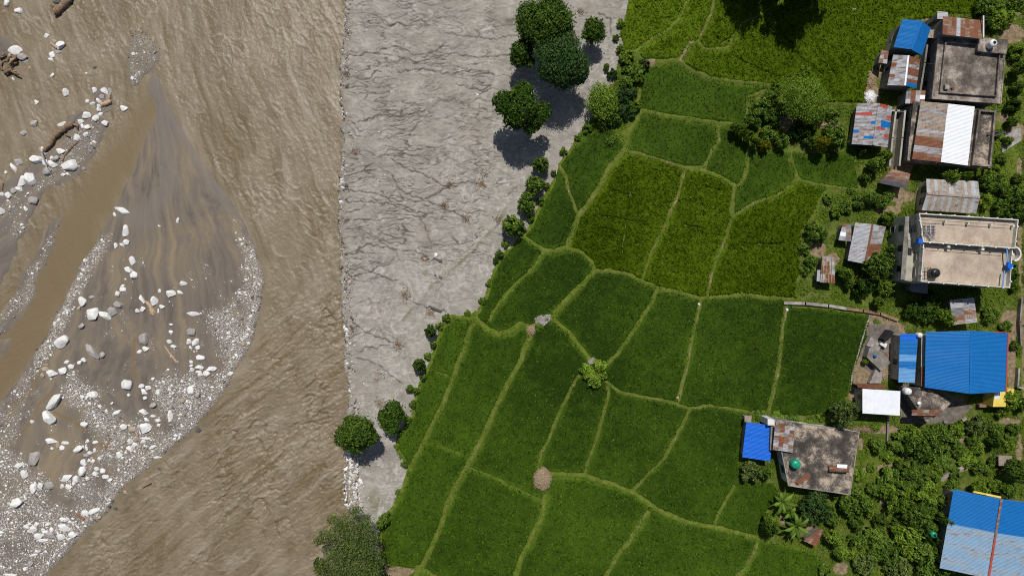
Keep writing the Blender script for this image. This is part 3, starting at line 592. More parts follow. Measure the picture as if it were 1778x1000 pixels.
Zr = -0.16 + 0.05*fbm(X*2.2, Y*2.2, 429, 2) + hc + (0.04 + 0.20*tall)*clump + 0.10*tall*fbm(X*1.6, Y*1.6, 428, 2) + 0.04*tall*rows*sstep(0.0, 0.3, fbm(X*.05, Y*.05, 423, 2) + .1) - 0.42*fur*sstep(0.2, .6, tall+.3) + 0.02*fbm(X*2, Y*2, 427, 2)
m = Mat('rice_leaves')
t = m.math('ADD', m.attr('tone'), m.math('MULTIPLY', m.math('SUBTRACT', m.noise(0.25, 5, 0.6), 0.5), 0.35))
lo = m.ramp(t, [(0.1, (0.020, 0.044, 0.004)), (0.45, (0.062, 0.116, 0.009)), (0.9, (0.130, 0.200, 0.022))])
hi = m.ramp(t, [(0.1, (0.026, 0.044, 0.000)), (0.45, (0.076, 0.126, 0.004)), (0.9, (0.145, 0.215, 0.014))])
RICEM = m.leafy(m.mix(m.attr('tall'), lo, hi), 0.2, 0.03)
keep = D > -1.8
idx = np.arange(X.size).reshape(X.shape)
F = np.stack([idx[:-1, :-1], idx[:-1, 1:], idx[1:, 1:], idx[1:, :-1]], -1)
F = F[keep[:-1, :-1] & keep[1:, 1:]].reshape(-1, 4)
V = np.stack([X, Y, Zr], -1).reshape(-1, 3); used = np.unique(F); rm = np.zeros(len(V), np.int64); rm[used] = np.arange(len(used)); V = V[used]; F = rm[F]
edge = sstep(9, 0, D) * (0.15 + 0.45*sstep(-.1, .3, fbm(X*0.07, Y*0.07, 431, 2)))
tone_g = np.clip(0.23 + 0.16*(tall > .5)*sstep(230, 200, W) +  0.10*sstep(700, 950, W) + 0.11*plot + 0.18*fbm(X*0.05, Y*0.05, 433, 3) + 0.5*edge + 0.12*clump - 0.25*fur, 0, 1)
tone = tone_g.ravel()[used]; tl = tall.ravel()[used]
rng = np.random.default_rng(11)
def tufts(n, x, y, z, size, up, nb=3):
    """n leaf tufts of nb narrow triangles each"""
    a = rng.uniform(0, 2*math.pi, (n, nb)); ln = size[:, None]*rng.uniform(0.6, 1.2, (n, nb)); wd = ln*0.22
    dx, dy = np.cos(a), np.sin(a); bx = x[:, None] - dx*ln*0.3; by = y[:, None] - dy*ln*0.3
    p0 = np.stack([bx - dy*wd, by + dx*wd, np.repeat(z[:, None], nb, 1)], -1)
    p1 = np.stack([bx + dy*wd, by - dx*wd, np.repeat(z[:, None], nb, 1)], -1)
    p2 = np.stack([bx + dx*ln, by + dy*ln, z[:, None] + ln*up*rng.uniform(0.4, 1.2, (n, nb))], -1)
    V = np.stack([p0, p1, p2], 2).reshape(-1, 3)
    return V, np.arange(len(V)).reshape(-1, 3)
N = 150000
x = rng.uniform(-27, 82, N); y = rng.uniform(-53.4, 53.4, N)
i = np.clip(((x+27)/0.2).astype(int), 0, X.shape[1]-1); j = np.clip(((y+53.5)/0.2).astype(int), 0, X.shape[0]-1)
ok = (D[j, i] > 0.5) & (fur[j, i] < 0.5); x, y, i, j = x[ok], y[ok], i[ok], j[ok]
V2, F2 = tufts(len(x), x, y, Zr[j, i] - 0.05, 0.30 + 0.12*tall[j, i] + rng.uniform(-.1, .1, len(x)), 0.9)
t2 = np.clip(np.repeat(tone_g[j, i] + rng.normal(0.04, 0.30, len(x))*(1 - 0.35*tall[j, i]), 9), 0, 1)
me_V = np.vstack([V, V2]); 
polys_l = np.concatenate([F.ravel(), F2.ravel() + len(V)]).astype(np.int32)
me = bpy.data.meshes.new('rice_crop'); me.vertices.add(len(me_V)); me.vertices.foreach_set('co', me_V.astype(np.float32).ravel())
me.loops.add(len(polys_l)); me.loops.foreach_set('vertex_index', polys_l); me.polygons.add(len(F)+len(F2))
me.polygons.foreach_set('loop_start', np.concatenate([np.arange(len(F))*4, len(F)*4 + np.arange(len(F2))*3]).astype(np.int32))
for n_, arr in (('tone', np.concatenate([tone, t2])), ('tall', np.concatenate([tl, np.repeat(tall[j, i], 9)]))):
    a = me.attributes.new(n_, 'FLOAT', 'POINT'); a.data.foreach_set('value', arr.astype(np.float32))
me.materials.append(RICEM); me.update(calc_edges=True); me.polygons.foreach_set('use_smooth', np.ones(len(me.polygons), bool))
tag(link('rice_crop', me), 'dense green rice growing in the bunded paddies between silt and houses', 'rice', kind='stuff')

# ------------------------------------------------------------------ weeds on bunds, silt edge and between the houses
m = Mat('weed_leaves'); t = m.attr('tone')
WEED = m.leafy(m.ramp(t, [(0.0, (0.036, 0.066, 0.008)), (0.35, (0.085, 0.145, 0.012)), (0.7, (0.150, 0.220, 0.020)), (1.0, (0.25, 0.28, 0.06))]), 0.3)
N = 420000
x = rng.uniform(-27, 93, N); y = rng.uniform(-53.4, 53.4, N); U_, W_ = px_of(x, y, 0.1)
gx = axis(-31, 93, 0.22, -36, 600); gy = axis(-54, 54, 0.22, -600, 600)
i = np.clip(np.searchsorted(gx, x), 0, len(gx)-1); j = np.clip(np.searchsorted(gy, y), 0, len(gy)-1)
bdv, dv, cv, rv, fv, bv, zg = BD[j, i] if False else None, dirt[j, i], concrete[j, i], rice_d[j, i], fd[j, i], bright[j, i], Zg[j, i]
Dr, _ = rice_fields(U_, W_, x, y)
nz = fbm(x*0.35, y*0.35, 441, 4)
vil = (rv < -3) & (fv > 2)
p = np.where(vil, 0.95*sstep(-0.4, 0.1, nz), 0.60*sstep(-0.25, 0.3, nz))
p = p * (1 - sstep(0.35, 0.6, dv + 0.3*fbm(x*1.5, y*1.5, 443, 2))) * (cv < 0.3) * (fv > -3) * ((Dr < 0.6) | (rv < -2))
ok = rng.random(N) < p; x, y = x[ok], y[ok]; zg = zg[ok]; nz = nz[ok]; vil = vil[ok]; bv = bv[ok]
sz = np.where(vil, 0.28 + 0.22*np.clip(nz, 0, 1), 0.20 + .1*np.clip(nz, 0, 1)) * rng.uniform(0.6, 1.3, len(x))
z = zg + np.where(vil, np.clip(nz + 0.15, 0, 1)*0.7*rng.random(len(x)), 0.12*rng.random(len(x)))
V2, F2 = tufts(len(x), x, y, z, sz, 0.5)
tn = np.repeat(np.clip(0.30 + 0.12*vil + 0.22*bv + 0.35*fbm(x*0.12, y*0.12, 445, 3) + rng.uniform(-.2, .25, len(x)), 0, 1), 9)
me = np_mesh('weeds', V2, F2, [WEED], attrs={'tone': ('POINT', tn)})
tag(link('weeds', me), 'low green weeds and grass on the bunds, the silt edge and between the houses', 'weeds', kind='stuff')

# ------------------------------------------------------------------ stones
def ico(sub):
    import bmesh
    bm = bmesh.new(); bmesh.ops.create_icosphere(bm, subdivisions=sub, radius=1)
    V = np.array([v.co[:] for v in bm.verts]); F = np.array([[v.index for v in f.verts] for f in bm.faces]); bm.free(); return V, F
IV1, IF1 = ico(1); IV2, IF2 = ico(2); IV3, IF3 = ico(3)
def pebbles(x, y, z, r, tone, name, mat, label, cat='gravel'):
    n = len(x); octv = np.array([(1, 0, 0), (0, 1, 0), (-1, 0, 0), (0, -1, 0), (0, 0, 1), (0, 0, -1)], float)
    octf = np.array([(0, 1, 4), (1, 2, 4), (2, 3, 4), (3, 0, 4)])
    a = rng.uniform(0, 6.28, n); sx = r*rng.uniform(0.7, 1.3, n); sy = r*rng.uniform(0.6, 1.1, n); sz = r*rng.uniform(0.45, 0.8, n)
    v = octv[None]*np.stack([sx, sy, sz], -1)[:, None] * rng.uniform(0.75, 1.2, (n, 6, 3))
    ca, sa = np.cos(a)[:, None], np.sin(a)[:, None]
    V = np.stack([v[..., 0]*ca - v[..., 1]*sa + x[:, None], v[..., 0]*sa + v[..., 1]*ca + y[:, None], v[..., 2] + z[:, None]], -1).reshape(-1, 3)
    F = (octf[None] + (np.arange(n)*6)[:, None, None]).reshape(-1, 3)
    me = np_mesh(name, V, F, [mat], attrs={'tone': ('POINT', np.repeat(tone, 6))})
    return tag(link(name, me), label, cat, kind='stuff')
m = Mat('gravel_stone')
STONE = m.out(m.ramp(m.attr('tone'), [(0.0, (0.08, 0.07, 0.06)), (0.18, (0.22, 0.20, 0.18)), (0.4, (0.42, 0.39, 0.36)), (0.5, (0.40, 0.32, 0.24)), (0.58, (0.60, 0.58, 0.55)), (1.0, (0.80, 0.79, 0.77))]), 0.8)
N = 230000
x = rng.uniform(-93, -42, N); y = rng.uniform(-54, 46, N); U_, W_ = px_of(x, y, ZW)
g = grit_density(U_, W_, x, y); bh = bar_height(x, y)
ok = (rng.random(N) < g*0.95) & (bh > ZW - 0.02)
x, y, bh = x[ok], y[ok], bh[ok]; r = 0.045 + 0.055*rng.pareto(2.6, len(x)); r = np.clip(r, 0, 0.34)
shore = sstep(0.14, 0.04, bh - ZW)
pebbles(x, y, bh + r*0.2, r, np.clip((rng.beta(1.5, 1.3, len(x)) + 0.06*fbm(x*.3, y*.3, 451, 2))*(1-0.75*shore), 0, 1), 'gravel', STONE, 'pale pebbles and cobbles strewn over the sand bars in the brown river')
# rubble along the river edge of the silt bank, and shingle washed over the silt
N = 15000
v = rng.uniform(-20, 1010, N); e = np.interp(v, [p[1] for p in SILT_EDGE], [p[0] for p in SILT_EDGE])
u = e + 3 + np.abs(rng.normal(0, 1, N))*(5 + 3*(v > 450) + 5*(v > 780)); x = (u-889)*0.1; y = (500-v)*0.1
r = 0.06 + 0.08*rng.pareto(2.8, N); r = np.clip(r, 0, 0.42)
ok = rng.random(N) < sstep(-0.5, 0.4, fbm(x*0.4, y*0.15, 453, 3)); x, y, r = x[ok], y[ok], r[ok]
pebbles(x, y, np.interp(u[ok]-e[ok], [-7, 0, 7], [-1.2, -0.65, -0.12]) + r*0.2, r, rng.beta(1.1, 2.3, len(x)) + 0.25*(v[ok] > 780), 'rubble', STONE, 'broken stones lining the straight river edge of the grey silt bank', 'rubble')
N = 9000
u = rng.uniform(600, 920, N); v = rng.uniform(-10, 900, N); x = (u-889)*0.1; y = (500-v)*0.1
band = sstep(0.62, 0.85, ridge((x+1.5*vn(x*.1, y*.1, 1))*0.05, (y + 2*vn(x*.08, y*.08, 2))*0.13, 455, 3)) * sstep(920, 640, u) + 0.10
fe_ = np.interp(v, [p[1] for p in FIELD_EDGE], [p[0] for p in FIELD_EDGE])
ok = (rng.random(N) < band) & (u < fe_-15); x, y = x[ok], y[ok]
zz = -0.1 + 0.02*fbm(x*0.8, y*0.8, 337, 4) + 0.13*fbm((x + 2*fbm(x*0.12, y*0.12, 331, 3))*0.14, (y + 2*fbm(x*0.12, y*0.12, 333, 3))*0.2, 339, 3)
r = np.clip(0.03 + 0.03*rng.pareto(3, len(x)), 0, 0.16)
pebbles(x, y, zz + 0.02, r, rng.beta(1.6, 1.1, len(x)), 'shingle', STONE, 'scattered small pebbles washed over the grey silt', 'pebbles')

N = 900
t = rng.uniform(0, 1, N); cu = np.interp(t, [0, .3, .65, .85, 1], [606, 612, 608, 612, 630]); cv = np.interp(t, [0, .3, .65, .85, 1], [765, 800, 840, 872, 905])
x = (cu + rng.normal(0, 5, N) - 889)*.1; y = (500-cv)*.1 + rng.normal(0, .3, N); r = np.clip(0.14 + 0.12*rng.pareto(2.6, N), 0, .6)
pebbles(x, y, 0.90 - 0.065*np.abs((x*10+889) - cu) + r*.2, r, np.clip(rng.beta(2.2, 1.3, N), 0, 1), 'rubble', STONE, 'pale broken stones piled as a low bank under the leaning river tree', 'rubble')

# boulders: prototypes, then a copy per stone seen in the photograph
def rock_mat(name, a, b, c):
    m = Mat(name); n = m.noise(1.2, 6, 0.65); r = m.rand()
    col = m.ramp(n, [(0.3, a), (0.52, b), (0.75, c)])
    col = m.mix(m.math('MULTIPLY', r, 0.35), col, a)
    return m.out(col, 0.85, m.noise(3.0, 6, 0.7), 0.8, 0.08, spec=0.2)
ROCKM = dict(w=rock_mat('white_limestone', (0.52, 0.51, 0.49), (0.70, 0.69, 0.67), (0.82, 0.81, 0.79)),
             g=rock_mat('grey_rock', (0.24, 0.225, 0.21), (0.36, 0.34, 0.32), (0.47, 0.45, 0.43)),
             t=rock_mat('tan_rock', (0.22, 0.17, 0.12), (0.38, 0.31, 0.24), (0.50, 0.43, 0.35)),
             d=rock_mat('wet_dark_rock', (0.05, 0.05, 0.045), (0.10, 0.10, 0.095), (0.16, 0.155, 0.15)))
ROCKP = []
for k in range(14):
    V = IV3.copy(); rs = np.random.default_rng(100+k)
    for _ in range(16):                                        # chip flat facets off a sphere
        nrm = rs.normal(size=3); nrm /= np.linalg.norm(nrm); h = rs.uniform(0.45, 0.86)
        d = V @ nrm; V = V - np.clip(d-h, 0, None)[:, None]*nrm*rs.uniform(0.8, 1)
    V *= (1 + 0.07*fbm(V[:, 0]*1.6 + k*3, V[:, 1]*1.6 + V[:, 2], 500+k, 3))[:, None]
    V[:, 2] = np.maximum(V[:, 2], -0.5); V[:, :2] /= np.abs(V[:, :2]).max(0)
    ROCKP.append(np_mesh('boulder', V, IF3, [ROCKM['w']], smooth=False))
STONES = """10 5 6 7 0 w;31 18 7 6 0 w;80 61 5 5 0 w;94 72 4 4 0 g;106 79 8 9 -40 w;100 90 6 4 0 g;89 95 5 6 0 w;88 103 5 4 0 w;27 88 13 8 15 w;36 98 12 7 0 g;44 106 6 3 0 g;51 118 3 3 0 t;91 130 4 5 0 w;22 137 3 3 0 w;114 160 6 7 0 w;149 127 3 2 0 w;164 117 4 3 0 d;
63 178 4 5 0 w;60 214 8 6 0 g;40 231 6 5 0 g;164 157 4 5 0 w;181 158 5 8 25 w;191 158 4 5 0 g;189 168 4 8 -25 t;178 168 5 4 0 g;150 176 4 4 0 w;160 181 5 4 0 w;172 176 5 5 0 w;172 184 4 3 0 w;172 191 4 4 0 w;174 199 5 4 0 w;215 189 7 6 0 w;150 201 9 6 0 w;166 206 6 6 0 w;141 212 5 4 0 w;144 220 4 5 0 w;152 221 6 4 0 w;182 214 6 6 20 w;108 215 9 4 20 w;133 240 6 7 0 w;150 235 5 5 0 w;164 247 4 3 0 w;232 94 4 3 0 w;98 3 8 4 0 d;
72 258 4 5 0 w;107 264 8 6 0 w;124 269 5 3 0 g;78 267 5 3 0 g;32 282 7 6 0 g;23 291 9 5 -40 w;9 299 3 3 0 w;65 278 12 8 10 w;80 282 5 6 0 w;90 275 4 4 0 w;99 275 8 6 0 g;92 286 9 7 0 w;82 298 9 7 0 g;121 287 13 11 15 w;110 303 5 3 0 w;117 302 4 3 0 w;145 293 4 3 0 g;54 310 10 12 30 w;40 316 6 11 -30 w;34 328 6 5 0 w;24 331 6 5 0 g;15 339 6 6 0 w;5 337 4 4 0 w;56 348 10 7 0 g;50 336 3 3 0 w;45 363 4 5 0 w;5 367 6 6 0 w;38 390 3 3 0 w;
213 367 14 6 -30 w;199 372 3 5 0 w;219 402 6 11 0 w;221 421 6 6 0 w;202 427 3 5 0 w;213 425 4 4 0 w;232 453 6 8 0 w;226 470 8 6 -20 w;234 478 7 7 0 w;220 485 2 2 0 w;310 384 3 6 0 w;278 393 3 2 0 w;320 492 7 4 0 w;147 452 3 4 0 w;215 497 4 3 0 w;
145 525 7 10 0 w;139 535 4 4 0 t;160 516 5 3 0 g;162 544 10 11 -10 w;185 547 11 8 -10 w;198 541 9 8 0 g;208 530 8 7 0 g;215 503 6 5 0 w;205 510 5 5 0 w;145 565 6 6 0 g;248 519 4 9 15 w;270 522 7 8 0 w;241 540 4 4 0 w;249 536 5 5 0 w;283 533 5 4 0 w;276 540 2 4 0 w;279 505 3 4 0 w;299 510 8 6 0 w;314 508 6 4 0 w;338 545 12 4 0 w;298 563 4 2 0 w;298 576 4 3 0 w;332 576 9 7 0 g;
108 595 13 13 0 w;161 610 17 8 -35 g;179 616 6 5 0 g;251 587 8 12 0 g;244 611 5 4 0 w;255 606 6 5 0 w;329 593 5 5 0 w;340 594 5 8 -35 w;344 603 4 4 0 w;332 603 3 3 0 w;296 593 5 4 0 w;302 601 6 3 0 w;349 621 8 5 0 w;334 628 4 3 0 w;334 634 4 3 0 w;348 637 7 5 15 w;335 641 4 4 0 w;346 645 5 3 0 w;118 629 5 4 0 w;147 624 5 5 0 w;141 629 5 4 0 w;126 636 6 5 0 w;110 643 7 6 0 w;92 648 10 8 20 w;79 640 7 4 0 t;75 651 4 4 0 t;81 633 5 2 0 t;220 667 11 9 0 w;99 693 20 10 38 w;88 725 12 13 0 w;58 731 4 3 0 w;162 684 9 7 0 w;152 689 3 4 0 w;145 689 4 4 0 w;
268 657 4 3 0 w;247 670 5 4 0 w;259 673 5 4 0 w;252 680 6 6 0 w;253 690 4 3 0 w;225 685 3 3 0 w;332 678 6 8 0 w;316 695 6 4 0 t;269 702 7 6 0 g;251 714 7 6 0 w;297 721 5 10 0 w;276 680 4 6 0 w;205 716 9 4 20 w;175 705 4 3 0 w;150 736 8 5 -15 w;217 740 7 6 0 w;255 743 9 9 0 w;256 728 5 4 0 w;275 729 5 3 0 w;268 722 5 3 0 w;231 745 7 5 0 t;187 713 3 3 0 w;197 699 3 3 0 w;368 640 9 6 30 w;359 648 7 5 -20 w;350 650 4 4 0 w;400 648 5 4 0 w;438 577 4 3 0 g;345 685 5 5 0 g;343 747 5 5 0 d;421 597 4 4 0 t;
91 765 11 6 10 w;103 771 4 6 0 t;93 778 3 3 0 w;110 777 5 5 0 w;117 768 8 3 0 w;140 777 10 7 10 w;152 777 3 6 0 w;158 785 5 3 0 w;151 789 5 4 0 g;156 798 3 3 0 w;147 801 6 8 0 w;166 781 3 4 0 w;167 767 5 3 0 w;61 793 9 13 -20 g;36 807 9 6 40 w;46 822 7 8 0 w;60 846 6 9 -10 w;73 842 5 6 -30 w;90 841 10 7 10 g;34 870 12 10 0 w;46 863 3 5 0 w;144 817 8 8 0 w;133 830 5 7 0 w;117 828 10 6 15 w;122 845 6 5 0 w;110 843 4 4 0 w;130 838 3 4 0 w;154 830 4 3 0 w;169 825 4 3 0 w;170 813 5 4 0 w;168 822 5 5 0 w;180 817 5 5 0 w;183 827 7 4 0 w;193 832 5 4 0 w;227 778 6 6 0 w;228 765 5 5 0 w;239 762 6 5 0 t;234 771 5 5 0 w;252 760 9 3 0 w;249 766 5 3 0 w;265 776 6 3 20 w;209 789 5 6 0 w;
272 794 8 3 10 w;256 810 3 3 0 t;306 756 4 3 0 w;164 887 11 5 25 w;150 890 8 5 0 w;172 898 5 4 0 t;113 901 9 5 15 w;114 915 12 6 -20 w;84 908 4 4 0 w;65 908 5 4 0 w;48 912 6 5 0 w;59 918 8 6 0 w;69 929 8 6 0 w;75 937 9 3 0 w;90 928 9 7 0 g;108 931 8 6 0 w;126 927 8 5 0 w;91 918 3 4 0 w;80 922 5 3 0 w;59 963 8 4 0 w;66 956 5 3 0 w;27 972 3 4 0 t;45 986 4 4 0 w;53 977 6 6 0 g;20 997 12 3 0 w;190 879 4 3 0 d;200 883 4 3 0 d;276 813 3 3 0 d;217 855 4 4 0 t"""
ANCH = [(108, 228, 'the upper fallen log'), (15, 115, 'the pile of driftwood'), (100, 12, 'the thick log in the top left corner'), (252, 95, 'the gravel islet near the top'), (213, 367, 'the winged white boulder by the side channel'), (232, 470, 'the stacked white pair in mid bar'),
        (162, 544, 'the blocky white boulder row'), (262, 535, 'the curved brown driftwood'), (297, 612, 'the straight pale pole'), (108, 595, 'the round white boulder'), (161, 610, 'the long grey boulder'), (99, 693, 'the largest white boulder'), (220, 667, 'the lone boulder in mid bar'), (332, 590, 'the cobble bank by the main channel'),
        (188, 770, 'the twisted brown root'), (34, 870, 'the rounded boulder near the left edge'), (142, 893, 'the reddish log by the lower shore'), (60, 925, 'the boulder row at the lower left'), (250, 715, 'the boulders on the shore cobbles'), (5, 985, 'the bottom left corner'), (180, 165, 'the upper stone cluster'), (85, 282, 'the white boulder heap'), (40, 340, 'the left boulder line'), (150, 790, 'the lower mid stone cluster'), (350, 640, 'the pale stones on the cobble shore')]
SPECIAL = {(99, 693): 'largest long white angular boulder on the lower left sand', (88, 725): 'big six sided white boulder just below the largest one', (108, 595): 'round white boulder alone on dark sand left of the long grey one', (161, 610): 'long flat grey boulder lying slantwise on streaked sand',
           (213, 367): 'long white boulder with a pointed tip beside the side channel', (121, 287): 'largest white boulder among the stones at the foot of the thin log', (220, 667): 'lone pale domed boulder in the middle of the bar', (61, 793): 'tall grey leaning boulder left of the lower stones',
           (34, 870): 'rounded pitted white boulder near the left edge', (338, 545): 'thin flat white slab on the bar near the main channel', (251, 587): 'tall grey boulder above two small white ones', (162, 544): 'blocky white boulder left of a touching pair', (54, 310): 'large white oval boulder in the left group', (27, 88): 'white boulder right above the driftwood pile',
           (88, 103): 'white stone at the foot of the small midstream cluster', (106, 79): 'white block leaning on the small midstream cluster', (60, 214): 'grey boulder alone in brown water left of the log', (215, 189): 'white boulder alone in brown water right of the upper cluster', (114, 160): 'white boulder alone in the upper shallow water', (310, 384): 'small upright white stone in the upper middle of the bar'}
def size_word(r): return 'tiny' if r < 0.36 else 'small' if r < 0.5 else 'medium' if r < 0.75 else 'large'
def side(dx, dy):
    if math.hypot(dx, dy) < 9: return 'touching'
    a = math.degrees(math.atan2(-dy, dx)) % 360
    return ['right of', 'upper right of', 'above', 'upper left of', 'left of', 'lower left of', 'below', 'lower right of'][int((a+22.5)//45) % 8]
ORD = ['', 'second', 'third', 'fourth', 'fifth', 'sixth', 'seventh', 'eighth', 'ninth', 'tenth', 'eleventh', 'twelfth']
def unique_labels(items):
    """items: (object, phrase, anchor distance, side phrase) -> labels told apart by their order from the landmark"""
    from collections import defaultdict
    d = defaultdict(list)
    for it in items: d[(it[1], it[3])].append(it)
    for (ph, sd), l in d.items():
        l.sort(key=lambda t: t[2])
        for k, (o, _, _, _) in enumerate(l):
            o['label'] = f'{ph} {sd}' if len(l) == 1 else (f'{ph} nearest {sd}' if k == 0 else f'{ph}, {ORD[min(k, 11)]} {sd}')
lab = []
CW = dict(w='white', g='grey', t='tan', d='dark wet')
for k, ln in enumerate(s for s in STONES.replace('\n', '').split(';') if s.strip()):
    a = ln.split(); u, v, rx, ry, ang = map(float, a[:5]); mt = a[5]
    p = P(u, v, ZW + 0.15); rx *= 0.1; ry *= 0.1; r = (rx+ry)/2
    o = link('boulder', ROCKP[k % 14]); hz = min(rx, ry)*random.uniform(0.7, 0.95)
    q = random.choice([0, math.pi]); o.scale = (rx*1.08, ry*1.08, hz); o.rotation_euler = (0, 0, math.radians(ang) + q)
    gz = max(float(bar_height(p[0], p[1])[0]), ZW - 0.08); o.location = (p[0], p[1], gz + hz*0.16)
    o.material_slots[0].link = 'OBJECT'; o.material_slots[0].material = ROCKM[mt]
    o['category'] = 'boulder'; o['group'] = 'boulders on the river bars'
    if (int(u), int(v)) in SPECIAL: o['label'] = SPECIAL[(int(u), int(v))]; continue
    an = min(ANCH, key=lambda t: math.hypot(t[0]-u, t[1]-v))
    lab.append((o, f'{size_word(r)} {CW[mt]} stone', math.hypot(an[0]-u, an[1]-v), f'{side(u-an[0], v-an[1])} {an[2]}'))
unique_labels(lab)

# ------------------------------------------------------------------ driftwood
def wood(name, a, b, c):
    m = Mat(name); return m.out(m.ramp(m.noise(2.0, 6, 0.65, m.pos((1.5, 1.5, 1.5))), [(0.3, a), (0.5, b), (0.7, c)]), 0.85, m.noise(8, 5), 0.6, 0.04)
WOODB = wood('brown_driftwood', (0.10, 0.065, 0.04), (0.20, 0.135, 0.085), (0.33, 0.24, 0.16))
WOODP = wood('pale_driftwood', (0.28, 0.18, 0.10), (0.42, 0.29, 0.18), (0.55, 0.42, 0.28))
WOODR = wood('reddish_driftwood', (0.13, 0.055, 0.04), (0.24, 0.12, 0.085), (0.33, 0.19, 0.13))
def log(pts, rad, mat, label, branches=(), name='driftwood_log', z=0.25, cat='log'):
    b = MB(); W3 = [P(u, v, ZW + z + (zz[0] if zz else 0)) for u, v, *zz in pts]
    fine = []; fr = []
    for i in range(len(W3)-1):
        for k in range(5):
            t = k/5; q = W3[i]*(1-t) + W3[i+1]*t; q[:2] += [random.uniform(-1, 1)*rad[i]*0.12 for _ in range(2)]; fine.append(q); fr.append(rad[i]*(1-t)+rad[i+1]*t)
    fine.append(W3[-1]); fr.append(rad[-1]); b.tube(fine, fr, 9, wob=0.08)
    root = b.build(name, mat, smooth=True); tag(root, label, cat)
    for bp, br in branches:
        m2 = MB(); m2.tube([P(u, v, ZW + z + 0.1) for u, v in bp], [br, br*0.8, br*0.4][:len(bp)], 6, wob=0.1); m2.build('broken_branch', mat, root, True)
    return root
log([(128, -18), (119, 0), (108, 12), (96, 21)], [0.45, 0.62, 0.55, 0.72], WOODB, 'thick brown log with a splintered root end at the top left edge', [([(99, 14), (90, 10), (87, 11)], .25), ([(98, 20), (95, 27)], .3)], z=0.35)
log([(128, 216), (118, 218), (108, 226), (95, 237), (88, 250), (76, 262)], [0.5, 0.55, 0.5, 0.42, 0.38, 0.34], WOODB, 'longest brown log with a knotted top lying slantwise among white boulders', [([(124, 215), (135, 218), (134, 225)], .28), ([(112, 233), (122, 238)], .12)], z=0.4)
log([(134, 247), (122, 258), (112, 270), (108, 280)], [0.26, 0.24, 0.2, 0.14], WOODB, 'thin brown log right of the longest log, pointing at the largest upper boulder', [([(111, 270), (110, 280)], .1)])
log([(69, 257), (74, 270), (80, 288), (88, 302)], [0.09, 0.09, 0.08, 0.06], ROCKM['g'], 'thin grey bent pole leaning across the upper boulder heap', z=0.9, cat='pole')
log([(3, 338), (3, 326), (5, 318)], [0.22, 0.2, 0.12], WOODB, 'short brown log end at the far left edge')
log([(88, 75), (94, 80), (99, 84)], [0.18, 0.22, 0.2], WOODP, 'short tan log stub inside the small midstream stone cluster')
log([(176, 183), (186, 179), (193, 176)], [0.38, 0.4, 0.38], WOODP, 'stubby tan log end lying under the upper stone cluster')
log([(252, 523), (258, 527), (262, 533), (264, 540), (267, 547)], [0.2, 0.34, 0.4, 0.36, 0.25], WOODP, 'curved tan driftwood chunk right of two small white stones', [([(264, 540), (261, 546)], .2), ([(266, 536), (270, 545)], .15)])
log([(280, 592), (289, 604), (298, 617), (307, 628)], [0.10, 0.22, 0.24, 0.26], WOODP, 'straight pale peeled pole with a brown butt end on mid bar', [([(306, 627), (311, 629)], .2), ([(306, 627), (304, 630)], .15)], cat='pole')
log([(191, 758), (190, 766), (186, 773), (184, 780)], [0.25, 0.36, 0.34, 0.2], WOODB, 'twisted brown root standing among pebbles on the lower bar', [([(190, 766), (195, 766)], .16), ([(187, 772), (181, 776)], .16), ([(186, 770), (192, 775)], .12)], name='driftwood_root', cat='driftwood')
log([(132, 888), (138, 894), (146, 902)], [0.16, 0.24, 0.2], WOODR, 'reddish log between white boulders near the lower shore')
log([(240, 590-70), (244, 524)], [0.08, 0.05], WOODB, 'dark twig beside the curved driftwood', name='driftwood_twig', cat='twig')
log([(365, 622), (374, 627), (382, 631)], [0.07, 0.08, 0.05], WOODB, 'thin brown stick on the pebbles near the channel shore', name='driftwood_stick', cat='stick')
log([(247, 846), (262, 838), (250, 836), (262, 846)][:2], [0.1, 0.12], WOODR, 'dark red stick below the lower stone cluster', name='driftwood_stick', cat='stick')
log([(284, 701), (290, 708), (293, 716)], [0.14, 0.16, 0.1], WOODR, 'dark red branch among cobbles on the lower right shore', name='driftwood_branch', cat='branch')
# the pile of driftwood at the left edge: each stick of it
DR = random.Random(3)
for k in range(16):
    cx, cy = DR.uniform(-8, 32), DR.uniform(97, 127); a = DR.uniform(-0.6, 1.0) if k % 3 else DR.uniform(1, 2); L = DR.uniform(8, 17)
    b = MB(); p0 = P(cx-math.cos(a)*L/2, cy+math.sin(a)*L/2, ZW + 0.1 + 0.08*k*0.6); p1 = P(cx+math.cos(a)*L/2, cy-math.sin(a)*L/2, ZW + 0.3 + 0.08*k*0.6)
    r = DR.uniform(0.08, 0.28); b.tube([p0, (p0+p1)/2 + [0, DR.uniform(-.15, .15), .05], p1], [r, r*1.1, r*0.7], 7, wob=0.12)
    o = b.build('driftwood_stick', [WOODB, WOODP][k % 4 == 1], smooth=True)
    tag(o, f"{'thick' if r > .2 else 'thin' if r < .13 else 'stout'} {'pale' if k % 4 == 1 else 'brown'} driftwood stick, {ORD[k] if 0 < k < 12 else 'top' if k > 14 else 'bottom' if k == 0 else ['thirteenth', 'fourteenth', 'fifteenth'][k-12]} from the bottom of the pile".replace('top from the bottom of the pile', 'topmost of the pile').replace('bottom from the bottom of the pile', 'lowest of the pile'), 'stick', 'sticks of the driftwood pile at the left edge')
